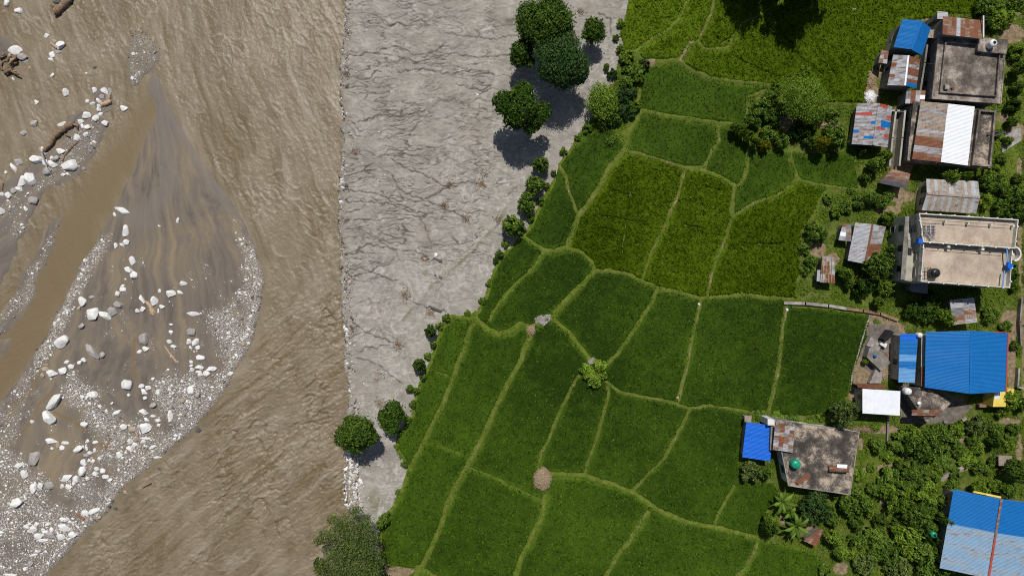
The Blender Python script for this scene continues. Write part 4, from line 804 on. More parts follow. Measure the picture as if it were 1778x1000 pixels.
# ------------------------------------------------------------------ trees and bushes
def leaf_mat(name, dark, mid, light, trans=0.36):
    m = Mat(name); t = m.math('ADD', m.attr('tone'), m.math('MULTIPLY', m.math('SUBTRACT', m.rand(), 0.5), 0.22))
    return m.leafy(m.ramp(t, [(0.1, dark), (0.5, mid), (0.95, light)]), trans)
LEAF = dict(dark=leaf_mat('dark_green_leaves', (0.022, 0.056, 0.008), (0.062, 0.125, 0.016), (0.155, 0.225, 0.034)),
            blue=leaf_mat('bluish_green_leaves', (0.024, 0.058, 0.020), (0.058, 0.122, 0.032), (0.130, 0.205, 0.045)),
            mid=leaf_mat('mid_green_leaves', (0.065, 0.125, 0.018), (0.150, 0.250, 0.036), (0.280, 0.390, 0.066)),
            light=leaf_mat('light_green_leaves', (0.095, 0.170, 0.018), (0.210, 0.330, 0.036), (0.360, 0.480, 0.075)),
            yellow=leaf_mat('yellow_green_leaves', (0.130, 0.150, 0.010), (0.320, 0.320, 0.020), (0.520, 0.480, 0.045)),
            grey=leaf_mat('dull_olive_leaves', (0.060, 0.092, 0.022), (0.135, 0.190, 0.048), (0.260, 0.310, 0.095)))
m = Mat('bark'); BARK = m.out(m.ramp(m.noise(6, 5, 0.7), [(0.3, (0.05, 0.035, 0.025)), (0.7, (0.18, 0.14, 0.10))]), 0.95, m.noise(9, 5), 0.6, 0.05)
def crown_mesh(name, lobes, n, leaf, seed, clumps=26, loose=0.22, narrow=0.5):
    """leaf-sized folded faces gathered in clumps over several lobes; unit crown: radius 1, heights 0..1"""
    rs = np.random.default_rng(seed); L = np.array(lobes, float); wts = L[:, 3]**2; cnt = (n*wts/wts.sum()).astype(int)
    P_, N_, T_ = [], [], []
    for (cx, cy, cz, r, rz), c in zip(L, cnt):
        k = max(5, int(clumps*(r/0.6)**1.5)); d = rs.normal(size=(k, 3)); d[:, 2] = np.abs(d[:, 2])*0.9 - 0.25; d /= np.linalg.norm(d, axis=1)[:, None]
        cr_ = rs.uniform(0.72, 1.08, k); ct = rs.uniform(-0.26, 0.24, k)
        q = rs.integers(0, k, c); ctr = d[q]*cr_[q][:, None]
        o = rs.normal(size=(c, 3))*loose; p = ctr + o
        recessed = rs.random(c) < 0.18; p[recessed] *= rs.uniform(0.3, 0.9, recessed.sum())[:, None]
        nn = p/np.linalg.norm(p, axis=1)[:, None] + rs.normal(size=(c, 3))*0.55 + [0, 0, 0.35]
        P_.append(p*[r, r, rz] + [cx, cy, cz]); N_.append(nn); T_.append(0.42 + ct[q] + 0.5*(o[:, 2]/loose)*0.16 + rs.normal(size=c)*0.16)
    p = np.vstack(P_); nn = np.vstack(N_); t = np.concatenate(T_); nn /= np.linalg.norm(nn, axis=1)[:, None]; m_ = len(p)
    a = rs.normal(size=(m_, 3)); a -= (a*nn).sum(1)[:, None]*nn; a /= np.linalg.norm(a, axis=1)[:, None]; b = np.cross(nn, a)
    s = leaf*rs.uniform(0.6, 1.3, m_)[:, None]
    q0 = p - a*s; q1 = p - b*s*narrow + nn*s*0.15; q2 = p + a*s - nn*s*0.2; q3 = p + b*s*narrow + nn*s*0.15
    V = np.stack([q0, q1, q2, q3], 1).reshape(-1, 3); F = np.arange(len(V)).reshape(-1, 4)
    return np_mesh(name, V, F, [LEAF['mid']], attrs={'tone': ('POINT', np.repeat(np.clip(t, 0, 1), 4))})
def trunk_mesh(seed, limbs=5, z1=0.5, r0=0.05):
    rs = random.Random(seed); b = MB(); b.tube([(0, 0, -0.02), (0.02, 0.01, z1*0.5), (0.0, 0.03, z1)], [r0*1.3, r0, r0*0.8], 8)
    for k in range(limbs):
        a = 6.28*k/limbs + rs.uniform(-.4, .4); r = rs.uniform(0.4, 0.7)
        b.tube([(0, 0.02, z1*0.8), (math.cos(a)*r*0.5, math.sin(a)*r*0.5, z1 + 0.12), (math.cos(a)*r, math.sin(a)*r, z1 + rs.uniform(0.2, 0.32))], [r0*0.65, r0*0.4, r0*0.15], 6)
    return np_mesh('trunk', np.array(b.v), b.f, [BARK], smooth=True)
def ring_lobes(seed, n, r=0.45, spread=0.55, z=0.62, rz=0.3):
    rs = random.Random(seed); out = [(0, 0, z+0.02, r*1.15, rz*1.15)]
    for k in range(n):
        a = 6.28*k/n + rs.uniform(-.35, .35); s = spread*rs.uniform(0.6, 1.4); q = r*rs.uniform(0.5, 1.15)
        out.append((math.cos(a)*s, math.sin(a)*s, z + rs.uniform(-.14, .04), q, rz*q/r))
    return out
PROTO = {
 'round': [crown_mesh('crown', ring_lobes(s, 6), 4800, 0.075, s, 42, 0.13) for s in (1, 2, 3)],
 'small': [crown_mesh('crown', ring_lobes(s, 4, 0.5, 0.45, 0.55, 0.42), 1900, 0.12, s, 24, 0.17) for s in (4, 5, 6, 7)],
 'low':   [crown_mesh('foliage', ring_lobes(s, 7, 0.42, 0.6, 0.42, 0.42), 2600, 0.11, s, 22, 0.2) for s in (8, 9, 10)],
 'feather': [crown_mesh('crown', ring_lobes(s, 9, 0.36, 0.68, 0.6, 0.3), 9000, 0.055, s, 40, 0.17, 0.4) for s in (11, 12)]}
TRUNK = [trunk_mesh(s) for s in (1, 2)]; STEM = [trunk_mesh(s, 7, 0.2, 0.03) for s in (3, 4)]
NPL = [0]
def plant(u, v, r, h, style, leaf, label=None, group=None, cat=None, sx=1, sy=1, x=None):
    kind = 'tree' if style in ('round', 'feather', 'small') and h >= 4 else 'bush'
    h = h*(0.8 if u > 1480 and v > 740 else 0.9 if u > 1200 and h < 10 else 1); zc = h*0.6; p = P(u, v, zc) if x is None else x; R = r*0.1*(H-zc)/H; NPL[0] += 1; k = NPL[0]
    o = empty(kind, (p[0], p[1], -0.05 if u > 700 else -0.35)); tag(o, label, cat or kind, group)
    rz = random.uniform(0, 6.28) if sx == sy else 0
    L = PROTO[style]; c = link('crown' if kind == 'tree' else 'foliage', L[k % len(L)], o)
    k_ = 1.12 if u < 1200 else 1.0; c.scale = (R*k_*sx, R*k_*sy, h); c.rotation_euler = (0, 0, rz)
    c.material_slots[0].link = 'OBJECT'; c.material_slots[0].material = LEAF[leaf]
    t = link('trunk' if kind == 'tree' else 'stem', (TRUNK if kind == 'tree' else STEM)[k % 2], o); t.scale = (R, R, h); t.rotation_euler = (0, 0, rz)
    return o
def big_tree(lobes, h, leaf, n, lf, label, cat='tree', clumps=34, loose=0.2, narrow=0.5, seed=50):
    """a tree of its own: lobes given as pixel u, v, radius px, height factor"""
    zc = h*0.65; W3 = [(P(u, v, h*f), r*0.1*(H-h*f)/H) for u, v, r, f in lobes]
    c = np.mean([w_[0] for w_ in W3], 0); o = empty('tree', (c[0], c[1], -0.2)); tag(o, label, cat)
    me = crown_mesh('crown', [(w_[0][0]-c[0], w_[0][1]-c[1], w_[0][2], w_[1], w_[1]*0.75) for w_ in W3], n, lf, seed, clumps, loose, narrow)
    me.materials.clear(); me.materials.append(LEAF[leaf]); link('crown', me, o)
    b = MB(); b.tube([(0, 0, -0.1), (0.1, 0, h*0.25), (0, 0.1, h*0.45)], [0.38, 0.28, 0.22], 9)
    for w_ in W3:
        q = w_[0]-c; b.tube([(0, 0.05, h*0.38), (q[0]*0.5, q[1]*0.5, h*0.5), (q[0]*0.9, q[1]*0.9, w_[0][2])], [0.18, 0.12, 0.05], 6)
    link('trunk', np_mesh('trunk', np.array(b.v), b.f, [BARK], smooth=True), o); return o
random.seed(21)
big_tree([(945, 40, 34, .72), (922, 28, 24, .66), (970, 35, 24, .66), (962, 15, 20, .68), (948, 66, 24, .55), (918, 48, 20, .6), (975, 55, 20, .55)], 12, 'dark', 13000, 0.25, 'broad dark green tree at the top of the silt bank, above the bluish round tree', seed=51, clumps=75, loose=0.11)
big_tree([(906, 88, 17, .62), (900, 102, 13, .55), (914, 76, 13, .6), (918, 105, 10, .5)], 9, 'dark', 3800, 0.24, 'narrow dark green tree squeezed left of the bluish round tree', seed=52, clumps=60, loose=0.12)
big_tree([(972, 105, 36, .72), (950, 92, 20, .66), (1000, 115, 22, .62), (978, 132, 22, .55), (955, 122, 20, .58), (985, 82, 22, .66), (1008, 128, 14, .5), (1002, 138, 12, .45)], 12.5, 'blue', 15000, 0.20, 'large round bluish green tree on the silt bank', seed=53, clumps=90, loose=0.12)
big_tree([(903, 186, 28, .72), (876, 178, 19, .62), (908, 160, 17, .66), (930, 205, 17, .6), (944, 192, 13, .56), (922, 218, 14, .55), (893, 205, 18, .6)], 12.5, 'dark', 9500, 0.25, 'many lobed dark green tree on silt with its shadow falling just below', seed=54, clumps=65, loose=0.11)
big_tree([(1031, 48, 15, .66), (1026, 60, 12, .6), (1038, 60, 11, .58)], 7, 'dark', 2600, 0.24, 'small green tree alone on pale silt right of the big cluster', seed=55)
big_tree([(1045, 168, 20, .7), (1032, 180, 14, .6), (1058, 182, 14, .6), (1048, 190, 16, .55), (1040, 158, 13, .66)], 5, 'light', 4600, 0.17, 'bright light green tree at the silt edge below the cluster', seed=56)
big_tree([(620, 750, 24, .74), (600, 758, 18, .66), (640, 758, 15, .62), (612, 738, 16, .7), (618, 772, 16, .6), (636, 742, 12, .66)], 9.5, 'dark', 7600, 0.25, 'dark green tree leaning over the river edge stones', seed=57, clumps=55, loose=0.12)
big_tree([(682, 712, 15, .7), (690, 722, 12, .6), (672, 728, 14, .6), (680, 742, 11, .55), (666, 722, 10, .6)], 6, 'dark', 4200, 0.24, 'ragged green tree on silt beside the paddies, right of the leaning river tree', seed=58, loose=0.14)
big_tree([(598, 908, 15, .62), (618, 890, 11, .6), (575, 902, 8, .5), (632, 912, 14, .6), (612, 930, 18, .72), (584, 928, 14, .64), (562, 932, 11, .55), (552, 940, 7, .5), (640, 938, 15, .66), (600, 955, 20, .76), (628, 962, 19, .74), (572, 962, 11, .62), (648, 968, 14, .6), (558, 982, 10, .55), (584, 985, 15, .68), (612, 990, 20, .76), (640, 995, 18, .7), (590, 1012, 18, .7), (560, 1008, 12, .6), (655, 985, 9, .5)], 10, 'grey', 15500, 0.19, 'large feathery tree overhanging the river at the bottom edge', seed=59, clumps=60, loose=0.24, narrow=0.35)
big_tree([(1395, 165, 26, .72), (1372, 155, 18, .66), (1418, 172, 18, .66), (1405, 190, 20, .6), (1380, 185, 18, .6), (1412, 150, 14, .66)], 8, 'light', 9500, 0.16, 'tall pale green feathery tree in the thicket between upper paddies and houses', seed=60, clumps=60, loose=0.2, narrow=0.4)
# the tree whose shadow falls over the top edge; it stands outside the picture
for dx, s in ((0.0, 1.0), (-6.8, .85)):
    t = plant(0, 0, 50*s, 17*s, 'feather', 'dark', ['tall dark tree beyond the top edge casting the big shadow on the paddy', 'smaller dark tree beside the tall one beyond the top edge'][dx < 0], cat='tree', x=np.array([47.9 + dx, 52.4 + (2.0 if dx else 0), 10]))
BUSHES = """940 287 16 3.4 small mid;928 320 19 3.8 small mid;914 355 17 3.2 small mid;889 392 20 4.2 small mid;867 441 7 1.5 low mid;1053 115 6 1.2 small mid;1064 127 9 1.5 low blue;748 575 11 2.6 small dark;728 633 13 3 small dark;712 673 7 1.6 small mid;665 905 12 3 small mid;645 992 16 5 small light;628 1000 10 4 small mid;552 985 11 4 low grey;1032 650 21 2.6 low light;
1088 100 13 2 low light;1098 124 15 2.4 low mid;1084 142 12 2 small mid;1110 136 9 2 low light;1090 165 16 2.4 low blue;1085 192 15 2.2 low blue;1105 182 11 2 low light;1066 205 13 2.5 low mid;1075 172 10 2 small blue;1118 112 10 2.4 low grey;1060 245 9 1.2 low mid;935 572 7 1.2 low mid;
1325 190 22 3.6 low mid;1308 208 15 3 low mid;1340 168 14 2.6 low mid;1352 150 11 2.4 low light;1336 236 17 3.4 low mid;1358 246 15 3.4 small mid;1276 219 9 4.2 small light;1288 227 10 4.4 small light;1300 237 10 4.4 small light;1313 247 10 4.4 small light;1328 252 10 3.6 low yellow;1404 216 18 3 low dark;1382 232 13 2.6 low dark;1425 198 14 3 low mid;1447 198 15 2.2 low mid;
1452 236 22 4.8 small mid;1426 249 15 5.4 small yellow;1408 245 10 3 low mid;1345 205 15 3 low mid;1360 190 12 3 low mid;1400 122 9 1.6 low light;1372 135 8 1.6 low mid;1418 405 19 4 low mid;1398 430 11 2 low mid;1452 368 12 2 low light;1470 360 13 2 low mid;1492 352 12 2.2 low mid;1512 345 14 3 small mid;1532 352 13 2.6 low mid;
1522 285 16 4.4 small light;1538 270 13 4 small light;1505 308 10 2.4 low mid;1500 262 9 2.4 low dark;1543 378 14 3 low light;1554 408 9 2.6 small mid;1550 432 10 3.2 small mid;1528 465 25 6 round mid;1553 478 10 4 small light;1466 474 13 4 small light;1474 492 9 3 small light;1410 456 12 2.2 low mid;1400 470 9 1.6 low mid;1500 498 20 3.6 low dark;1536 502 14 3.8 small light;1526 524 10 3.4 small light;1440 345 10 1.6 low light;1545 340 10 1.8 low mid;
1650 309 13 5 small light;1676 305 8 4.6 small light;1716 12 20 3.6 low mid;1740 30 22 3.4 low light;1766 8 16 3 low mid;1712 38 14 3 low dark;1768 88 13 3 low light;1772 118 14 4 small mid;1770 152 12 3 low mid;1763 182 12 3 low dark;1758 212 10 3 low mid;1752 244 9 2 low mid;1732 318 18 3.4 low mid;1754 335 17 3 low mid;1714 313 13 3 low mid;1712 348 15 2.6 low light;1742 362 18 3 low mid;1774 345 14 3 low mid;1776 372 14 3.4 low mid;1762 478 9 2.6 low mid;1764 498 8 2.4 low light;
1722 548 15 2.4 low mid;1748 568 12 2 low mid;1764 600 8 1.8 low mid;1642 549 15 4 small light;1612 540 24 3.2 low dark;1620 520 18 2.8 low dark;1586 540 16 2.8 low dark;1750 696 18 4 small light;1776 702 14 3.6 low mid;1463 718 26 6.5 round grey;1526 775 16 3 small mid;1543 792 12 1.8 low light;1566 772 19 3.2 low mid;1610 768 29 6.5 round mid;1584 757 16 3.6 small light;1650 765 18 3.2 low mid;1699 738 20 3 low grey;
1730 745 13 2.6 low mid;1726 768 13 4.4 small dark;1692 762 12 2.4 low mid;1640 800 18 1.8 low mid;1680 798 16 2 low light;1662 825 12 2.2 low mid;1702 812 13 2.6 low mid;1772 818 23 6.5 round mid;1750 852 17 4 small mid;1700 848 16 4.4 small light;1590 822 28 5.5 feather mid;1547 828 24 3 low mid;1560 862 28 5.5 feather light;1612 862 22 4 low light;1600 898 26 6.5 round mid;1640 902 12 5 small mid;1502 878 20 4 small mid;1475 880 18 4 low mid;1520 850 14 2.6 low mid;
1420 880 31 5.5 round blue;1338 915 18 4.6 small dark;1334 900 11 3.6 small light;1384 905 12 3 low blue;1303 820 21 3.6 low grey;1330 822 13 3.2 small mid;1452 935 17 4 small light;1462 962 13 3 small light;1492 942 17 2.8 low mid;1522 930 18 3.4 low mid;1545 962 24 4 low mid;1572 932 24 4.5 small light;1604 962 22 4.5 small mid;1502 982 22 3.2 low grey;1562 990 22 3.4 low grey;1610 992 18 4 low mid;1432 990 13 2 low mid;1580 960 14 3 low light;1632 962 12 4 low mid;1640 990 12 3.4 low mid;1450 860 8 2.4 low mid;
1495 825 12 1.6 low light;1515 812 10 1.2 low light;1350 724 12 1 low light;1320 721 10 1 low mid;1380 728 12 1 low mid;1408 735 11 1 low mid;1428 724 8 1.2 low light;1630 745 12 2.4 low mid;1665 745 14 2.4 low light;1545 725 0 0 low mid;1755 760 9 1.4 low mid;1725 800 9 2 low mid;1502 628 6 1.6 small light;1700 500 0 0 low mid;1720 470 0 0 low mid;1480 330 8 1.2 low mid;1300 835 0 0 low mid;1605 790 10 1.8 low mid;1575 785 9 1.6 low mid;1530 905 13 3 low dark;1620 935 14 4 low dark;1690 880 0 0 low mid;1448 905 12 3 low mid;1490 910 13 3.4 low mid;1732 415 6 2 low mid;1738 460 6 2.2 low mid;
978 262 6 1.2 low light;962 300 5 1 low mid;948 322 6 1.3 low light;938 348 6 1.2 low mid;922 378 7 1.4 low light;908 398 6 1 low mid;878 424 6 1 low light;860 452 5 1.2 low mid;848 492 5 .9 low light;838 522 6 1 low mid;812 543 6 .8 low light;775 552 7 1.2 low mid;762 566 6 1.2 low light;752 598 6 1.6 low mid;742 618 6 1.2 low light;735 655 6 1.3 low mid;722 678 6 1.4 low light;716 702 6 1.2 low mid;708 728 6 1.2 low light;694 752 6 1.1 low mid;688 776 5 1 low light;702 806 6 1 low mid;710 822 5 .8 low light;690 856 5 .8 low mid;1078 40 7 1.2 low light;1070 66 6 1 low mid;1078 84 7 1.4 low light;1020 222 8 1.4 low mid;1004 238 6 1 low light;1046 218 8 1.6 low mid;
1520 742 8 1.4 low light;1560 800 9 1.4 low light;1590 800 10 1.6 low mid;1618 800 11 1.6 low light;1665 785 12 2 low mid;1700 780 12 2.2 low light;1718 815 11 2 low mid;1730 845 13 2.4 low light;1655 845 12 2.2 low mid;1628 825 12 2.2 low light;1640 870 13 2.6 low mid;1560 915 13 3 low light;1530 940 14 3 low mid;1480 960 13 2.4 low light;1520 965 13 2.8 low mid;1590 940 13 3.2 low mid;1620 915 10 3 low light;1470 850 10 2 low light;1490 855 11 2.2 low mid;1510 890 11 2.6 low light;1575 895 14 3.4 low mid;1755 775 10 1.8 low light;1760 745 12 2.4 low mid;1742 715 12 2.4 low light;1760 460 8 2 low light;1735 230 8 1.8 low light;1742 275 10 2 low mid;1730 295 10 2 low light;1768 310 10 2.4 low mid"""
PANCH = [(1582, 60, 'the house with the blue and patched rusty roofs'), (1685, 120, 'the large dark concrete roof at the top'), (1515, 217, 'the patchwork roof'), (1640, 230, 'the rust and white roof'), (1652, 340, 'the striped rusty gable roof'), (1503, 422, 'the small grey gable roof'), (1438, 470, 'the junk covered shack'),
         (1680, 435, 'the white terrace house'), (1673, 540, 'the shaded grey shed'), (1675, 628, 'the biggest blue roof'), (1530, 698, 'the plain white roof'), (1425, 795, 'the mottled flat roof'), (1315, 768, 'the small bright blue roof'), (1715, 925, 'the two tone blue roof'), (1412, 932, 'the little rust lean-to'),
         (1395, 165, 'the pale feathery tree'), (1554, 310, 'the small round rust roof'), (1590, 725, 'the shadowed yard roof'), (972, 105, 'the bluish round tree'), (1045, 175, 'the bright silt edge tree'), (903, 190, 'the many lobed tree'), (620, 755, 'the tree leaning over the river'), (682, 722, 'the ragged tree on silt'), (940, 555, 'the stone slabs amid the paddies'),
         (1600, 895, 'the tall tree beside the two tone roof'), (1420, 880, 'the bluish round tree below the mottled roof'), (1610, 768, 'the round tree below the yard roof'), (1555, 960, 'the bottom thicket')]
LW = dict(dark='dark green', blue='bluish green', mid='green', light='bright green', yellow='yellowish', grey='dull olive')
lab = []; used_a = set()
for e in BUSHES.replace('\n', '').split(';'):
    u, v, r, h, st, lf = e.split(); u, v, r, h = float(u), float(v), float(r), float(h)
    if not r: continue
    o = plant(u, v, r, h, st, lf)
    cand = [t for t in PANCH if math.hypot(t[0]-u, t[1]-v) > 14 or not o['category'] == 'tree']
    an = min(cand, key=lambda t: math.hypot(t[0]-u, t[1]-v) + (40 if math.hypot(t[0]-u, t[1]-v) < 12 else 0))
    szw = 'small' if r < 11 else '' if r < 17 else 'large'
    o['group'] = 'trees among the houses' if o['category'] == 'tree' else 'bushes of the village and field edges'
    lab.append((o, f"{szw} {LW[lf]} {'tree' if o['category'] == 'tree' else 'bush'}".strip(), math.hypot(an[0]-u, an[1]-v), f'{side(u-an[0], v-an[1])} {an[2]}'))
unique_labels(lab)
# banana plants: a short stem and long arching leaves
def banana(u, v, n, L, h, label, seed):
    rs = random.Random(seed); p = P(u, v, h); o = empty('banana_plant', (p[0], p[1], 0)); tag(o, label, 'banana plant', 'banana plants below the mottled flat roof')
    b = MB(); b.tube([(p[0], p[1], 0), (p[0], p[1], h*0.8)], [0.14, 0.1], 8); b.build('stem', LEAF['grey'], o, True)
    for k in range(n):
        a = 6.28*k/n + rs.uniform(-.3, .3); l = L*rs.uniform(0.75, 1.1); V = []; F = []; up = rs.uniform(0.25, 0.5)
        for i in range(11):
            t = i/10; x = p[0] + math.cos(a)*l*t; y = p[1] + math.sin(a)*l*t; z = h*0.8 + l*(up*math.sin(t*2.3)*1.2 - 0.25*t*t)
            w_ = 0.04 + 0.30*math.sin(min(1, t*1.15+0.05)*math.pi)**0.6*(t > 0.12); sx, sy = -math.sin(a), math.cos(a); j = rs.uniform(.8, 1.1)
            V += [(x+sx*w_*j, y+sy*w_*j, z - 0.05), (x, y, z + 0.05), (x-sx*w_*j, y-sy*w_*j, z - 0.05)]
        for i in range(10): F += [(3*i, 3*i+1, 3*i+4, 3*i+3), (3*i+1, 3*i+2, 3*i+5, 3*i+4)]
        me = np_mesh('leaf', np.array(V) - [p[0], p[1], 0], F, [LEAF['mid' if k % 2 else 'dark']], attrs={'tone': ('POINT', [0.45 + 0.35*(i % 3 == 1) for i in range(33)])}); link('leaf', me, o)
banana(1360, 872, 9, 2.6, 3.0, 'upper left banana plant, leaves spread beside the dark wall of the mottled roof house', 1)
banana(1384, 914, 10, 2.8, 3.2, 'big star shaped banana plant left of the little rust lean-to', 2)
banana(1112, 120, 6, 1.2, 1.6, 'small banana plant at the silt edge thicket right of the bright tree', 3)
banana(1373, 892, 5, 1.6, 2.2, 'small banana plant between the two larger ones', 4)
bpy.data.objects['banana_plant.002']['group'] = 'banana plants at the silt edge'
# ------------------------------------------------------------------ building materials
def sheet_mat(name, base, dark, rust=0.0, rough=0.45, streak=(0.55, 2.2, 1)):
    m = Mat(name); n = m.noise(0.9, 6, 0.65); f = m.noise(5, 5, 0.7)
    col = m.ramp(n, [(0.3, dark), (0.6, base)])
    if rust:
        r = m.ramp(m.math('ADD', m.noise(1.3, 7, 0.75, m.pos(streak)), m.math('MULTIPLY', f, 0.25)), [(0.74-0.28*rust, 0.0), (0.84-0.22*rust, 1.0)])
        col = m.mix(r, col, m.ramp(f, [(0.3, (0.11, 0.045, 0.025)), (0.6, (0.22, 0.10, 0.055)), (0.8, (0.38, 0.24, 0.16))]))
    return m.out(col, rough, f, 0.25, 0.02, spec=0.12)
SH = dict(grey=sheet_mat('galvanised_sheet', (0.33, 0.345, 0.37), (0.24, 0.25, 0.27), 0.5), pale=sheet_mat('pale_galvanised_sheet', (0.38, 0.395, 0.425), (0.30, 0.31, 0.335), 0.3),
          rust=sheet_mat('rusted_sheet', (0.20, 0.085, 0.05), (0.13, 0.05, 0.032), 0.5, 0.8), mixr=sheet_mat('half_rusted_sheet', (0.30, 0.265, 0.235), (0.20, 0.165, 0.14), 0.85, 0.7),
          tan=sheet_mat('weathered_tan_sheet', (0.33, 0.285, 0.235), (0.23, 0.195, 0.16), 0.35, 0.7, (3, .6, 1)), red=sheet_mat('red_painted_sheet', (0.40, 0.075, 0.055), (0.32, 0.06, 0.045), 0.05),
          blue=sheet_mat('blue_painted_sheet', (0.010, 0.135, 0.40), (0.009, 0.120, 0.36), 0.0, 0.5), bluel=sheet_mat('light_blue_sheet', (0.13, 0.30, 0.55), (0.10, 0.26, 0.50), 0.0, 0.5),
          royal=sheet_mat('royal_blue_sheet', (0.012, 0.125, 0.58), (0.010, 0.11, 0.50), 0.0, 0.4), fadeb=sheet_mat('greyed_blue_sheet', (0.23, 0.33, 0.43), (0.24, 0.29, 0.33), 0.3, 0.6), fade=sheet_mat('faded_blue_sheet', (0.20, 0.33, 0.48), (0.20, 0.28, 0.36), 0.12, 0.6),
          white=sheet_mat('white_painted_sheet', (0.78, 0.80, 0.84), (0.70, 0.72, 0.76), 0.0, 0.5), dull=sheet_mat('dull_grey_sheet', (0.20, 0.20, 0.22), (0.13, 0.13, 0.14), 0.3))
def plaster(name, a, b, c, rough=0.9, sc=0.7, k=1.0):
    m = Mat(name); n = m.math('ADD', m.math('MULTIPLY', m.noise(sc, 8, 0.72), 0.75), m.math('MULTIPLY', m.noise(4.5, 6, 0.75), 0.25))
    return m.out(m.ramp(n, [(0.5-.12*k, a), (0.5, b), (0.5+.12*k, c)]), rough, m.noise(5, 6), 0.5, 0.03, spec=0.15)
WALLG = plaster('grey_cement_wall', (0.11, 0.10, 0.09), (0.19, 0.175, 0.155), (0.28, 0.26, 0.23)); WALLC = plaster('cream_wall', (0.24, 0.23, 0.185), (0.36, 0.34, 0.275), (0.44, 0.415, 0.345))
WALLW = plaster('white_wall', (0.45, 0.45, 0.43), (0.62, 0.62, 0.60), (0.70, 0.70, 0.68)); SLABD = plaster('blackened_concrete', (0.045, 0.039, 0.034), (0.105, 0.090, 0.077), (0.40, 0.32, 0.25), sc=0.3, k=.62)
SLABM = plaster('mossy_concrete', (0.075, 0.063, 0.052), (0.175, 0.148, 0.126), (0.36, 0.305, 0.26), sc=0.32, k=.7); TERR = plaster('pinkish_terrace_screed', (0.27, 0.21, 0.165), (0.42, 0.345, 0.27), (0.54, 0.455, 0.37), sc=0.22)
TRIM = plaster('white_trim', (0.40, 0.38, 0.34), (0.60, 0.58, 0.53), (0.72, 0.70, 0.65)); BRICKM = plaster('old_brick', (0.12, 0.07, 0.05), (0.22, 0.13, 0.09), (0.30, 0.2, 0.15)); YELLOW = plaster('yellow_wall', (0.50, 0.36, 0.06), (0.68, 0.52, 0.10), (0.75, 0.60, 0.18)); WOOD = wood('plank_wood', (0.20, 0.13, 0.07), (0.38, 0.27, 0.15), (0.5, 0.38, 0.24))
STONEW = plaster('pale_stone_slab', (0.16, 0.14, 0.13), (0.26, 0.235, 0.22), (0.40, 0.37, 0.35)); m = Mat('dark_window_glass'); GLASS = m.out((0.015, 0.018, 0.02), 0.15, spec=0.6)
m = Mat('black_plastic'); BLACKP = m.out((0.012, 0.013, 0.015), 0.35, spec=0.5); m = Mat('green_plastic'); GREENP = m.out((0.01, 0.27, 0.16), 0.35, spec=0.5); m = Mat('white_plastic'); WHITEP = m.out((0.7, 0.7, 0.7), 0.4)
m = Mat('steel_frame'); STEEL = m.out((0.35, 0.37, 0.40), 0.4, metal=0.3); m = Mat('dark_iron'); IRON = m.out((0.05, 0.05, 0.055), 0.6); m = Mat('earth_mound'); EARTH = m.out(m.ramp(m.noise(1.5, 6, .7), [(0.3, (0.10, 0.07, 0.045)), (0.7, (0.30, 0.21, 0.14))]), 0.95, m.noise(5, 6), 1.0, 0.05)

def sheets(name, A, B, Cc, D, cells, parent, corr='v', th=0.03, period=0.22, amp=0.022, seedlift=True):
    """a sheeted roof plane over the corners A (u0,v0), B (u1,v0), C (u1,v1), D (u0,v1).
    cells: rows of material keys, cells[v][u]; ridges of the corrugation run along 'u' or 'v'; every sheet lies slightly apart"""
    A, B, Cc, D = (np.array(q, float) for q in (A, B, Cc, D)); keys = sorted({k for r in cells for k in r}); nv = len(cells); nu = len(cells[0])
    nrm = np.cross(B-A, D-A); nrm /= np.linalg.norm(nrm); nrm *= np.sign(nrm[2])
    Lu = np.linalg.norm(B-A); Lv = np.linalg.norm(D-A); V = []; F = []; MI = []; rs = random.Random(len(name)+int(abs(A[0])*10))
    for j in range(nv):
        for i in range(nu):
            u0, u1 = i/nu, (i+1)/nu; v0, v1 = j/nv, (j+1)/nv; lift = rs.uniform(0, 0.025) if seedlift else 0; e = 0.006
            if corr == 'v': su = max(4, int((u1-u0)*Lu/period*4)); sv = 1
            else: su = 1; sv = max(4, int((v1-v0)*Lv/period*4))
            b = len(V)
            for layer in (0, 1):
                for q in range(sv+1):
                    for p_ in range(su+1):
                        u = u0-e + (u1-u0+2*e)*p_/su; v = v0-e + (v1-v0+2*e)*q/sv
                        w_ = amp*math.sin((u*Lu if corr == 'v' else v*Lv)*2*math.pi/period)
                        pt = (A*(1-u)+B*u)*(1-v) + (D*(1-u)+Cc*u)*v + nrm*(w_ + lift - (th if layer else 0)); V.append(pt)
            n1 = (su+1)*(sv+1)
            def id_(l, q, p_): return b + l*n1 + q*(su+1) + p_
            fl = []
            for q in range(sv):
                for p_ in range(su):
                    fl += [(id_(0, q, p_), id_(0, q, p_+1), id_(0, q+1, p_+1), id_(0, q+1, p_)), (id_(1, q, p_), id_(1, q+1, p_), id_(1, q+1, p_+1), id_(1, q, p_+1))]
            for p_ in range(su): fl += [(id_(0, 0, p_), id_(1, 0, p_), id_(1, 0, p_+1), id_(0, 0, p_+1)), (id_(0, sv, p_), id_(0, sv, p_+1), id_(1, sv, p_+1), id_(1, sv, p_))]
            for q in range(sv): fl += [(id_(0, q, 0), id_(0, q+1, 0), id_(1, q+1, 0), id_(1, q, 0)), (id_(0, q, su), id_(1, q, su), id_(1, q+1, su), id_(0, q+1, su))]
            F += fl; MI += [keys.index(cells[j][i])]*len(fl)
    V = np.array(V); off = np.zeros(3); q = parent
    while q is not None: off += np.array(q.location); q = q.parent
    return link(name, np_mesh(name, V - off, F, [SH[k] for k in keys], MI), parent)
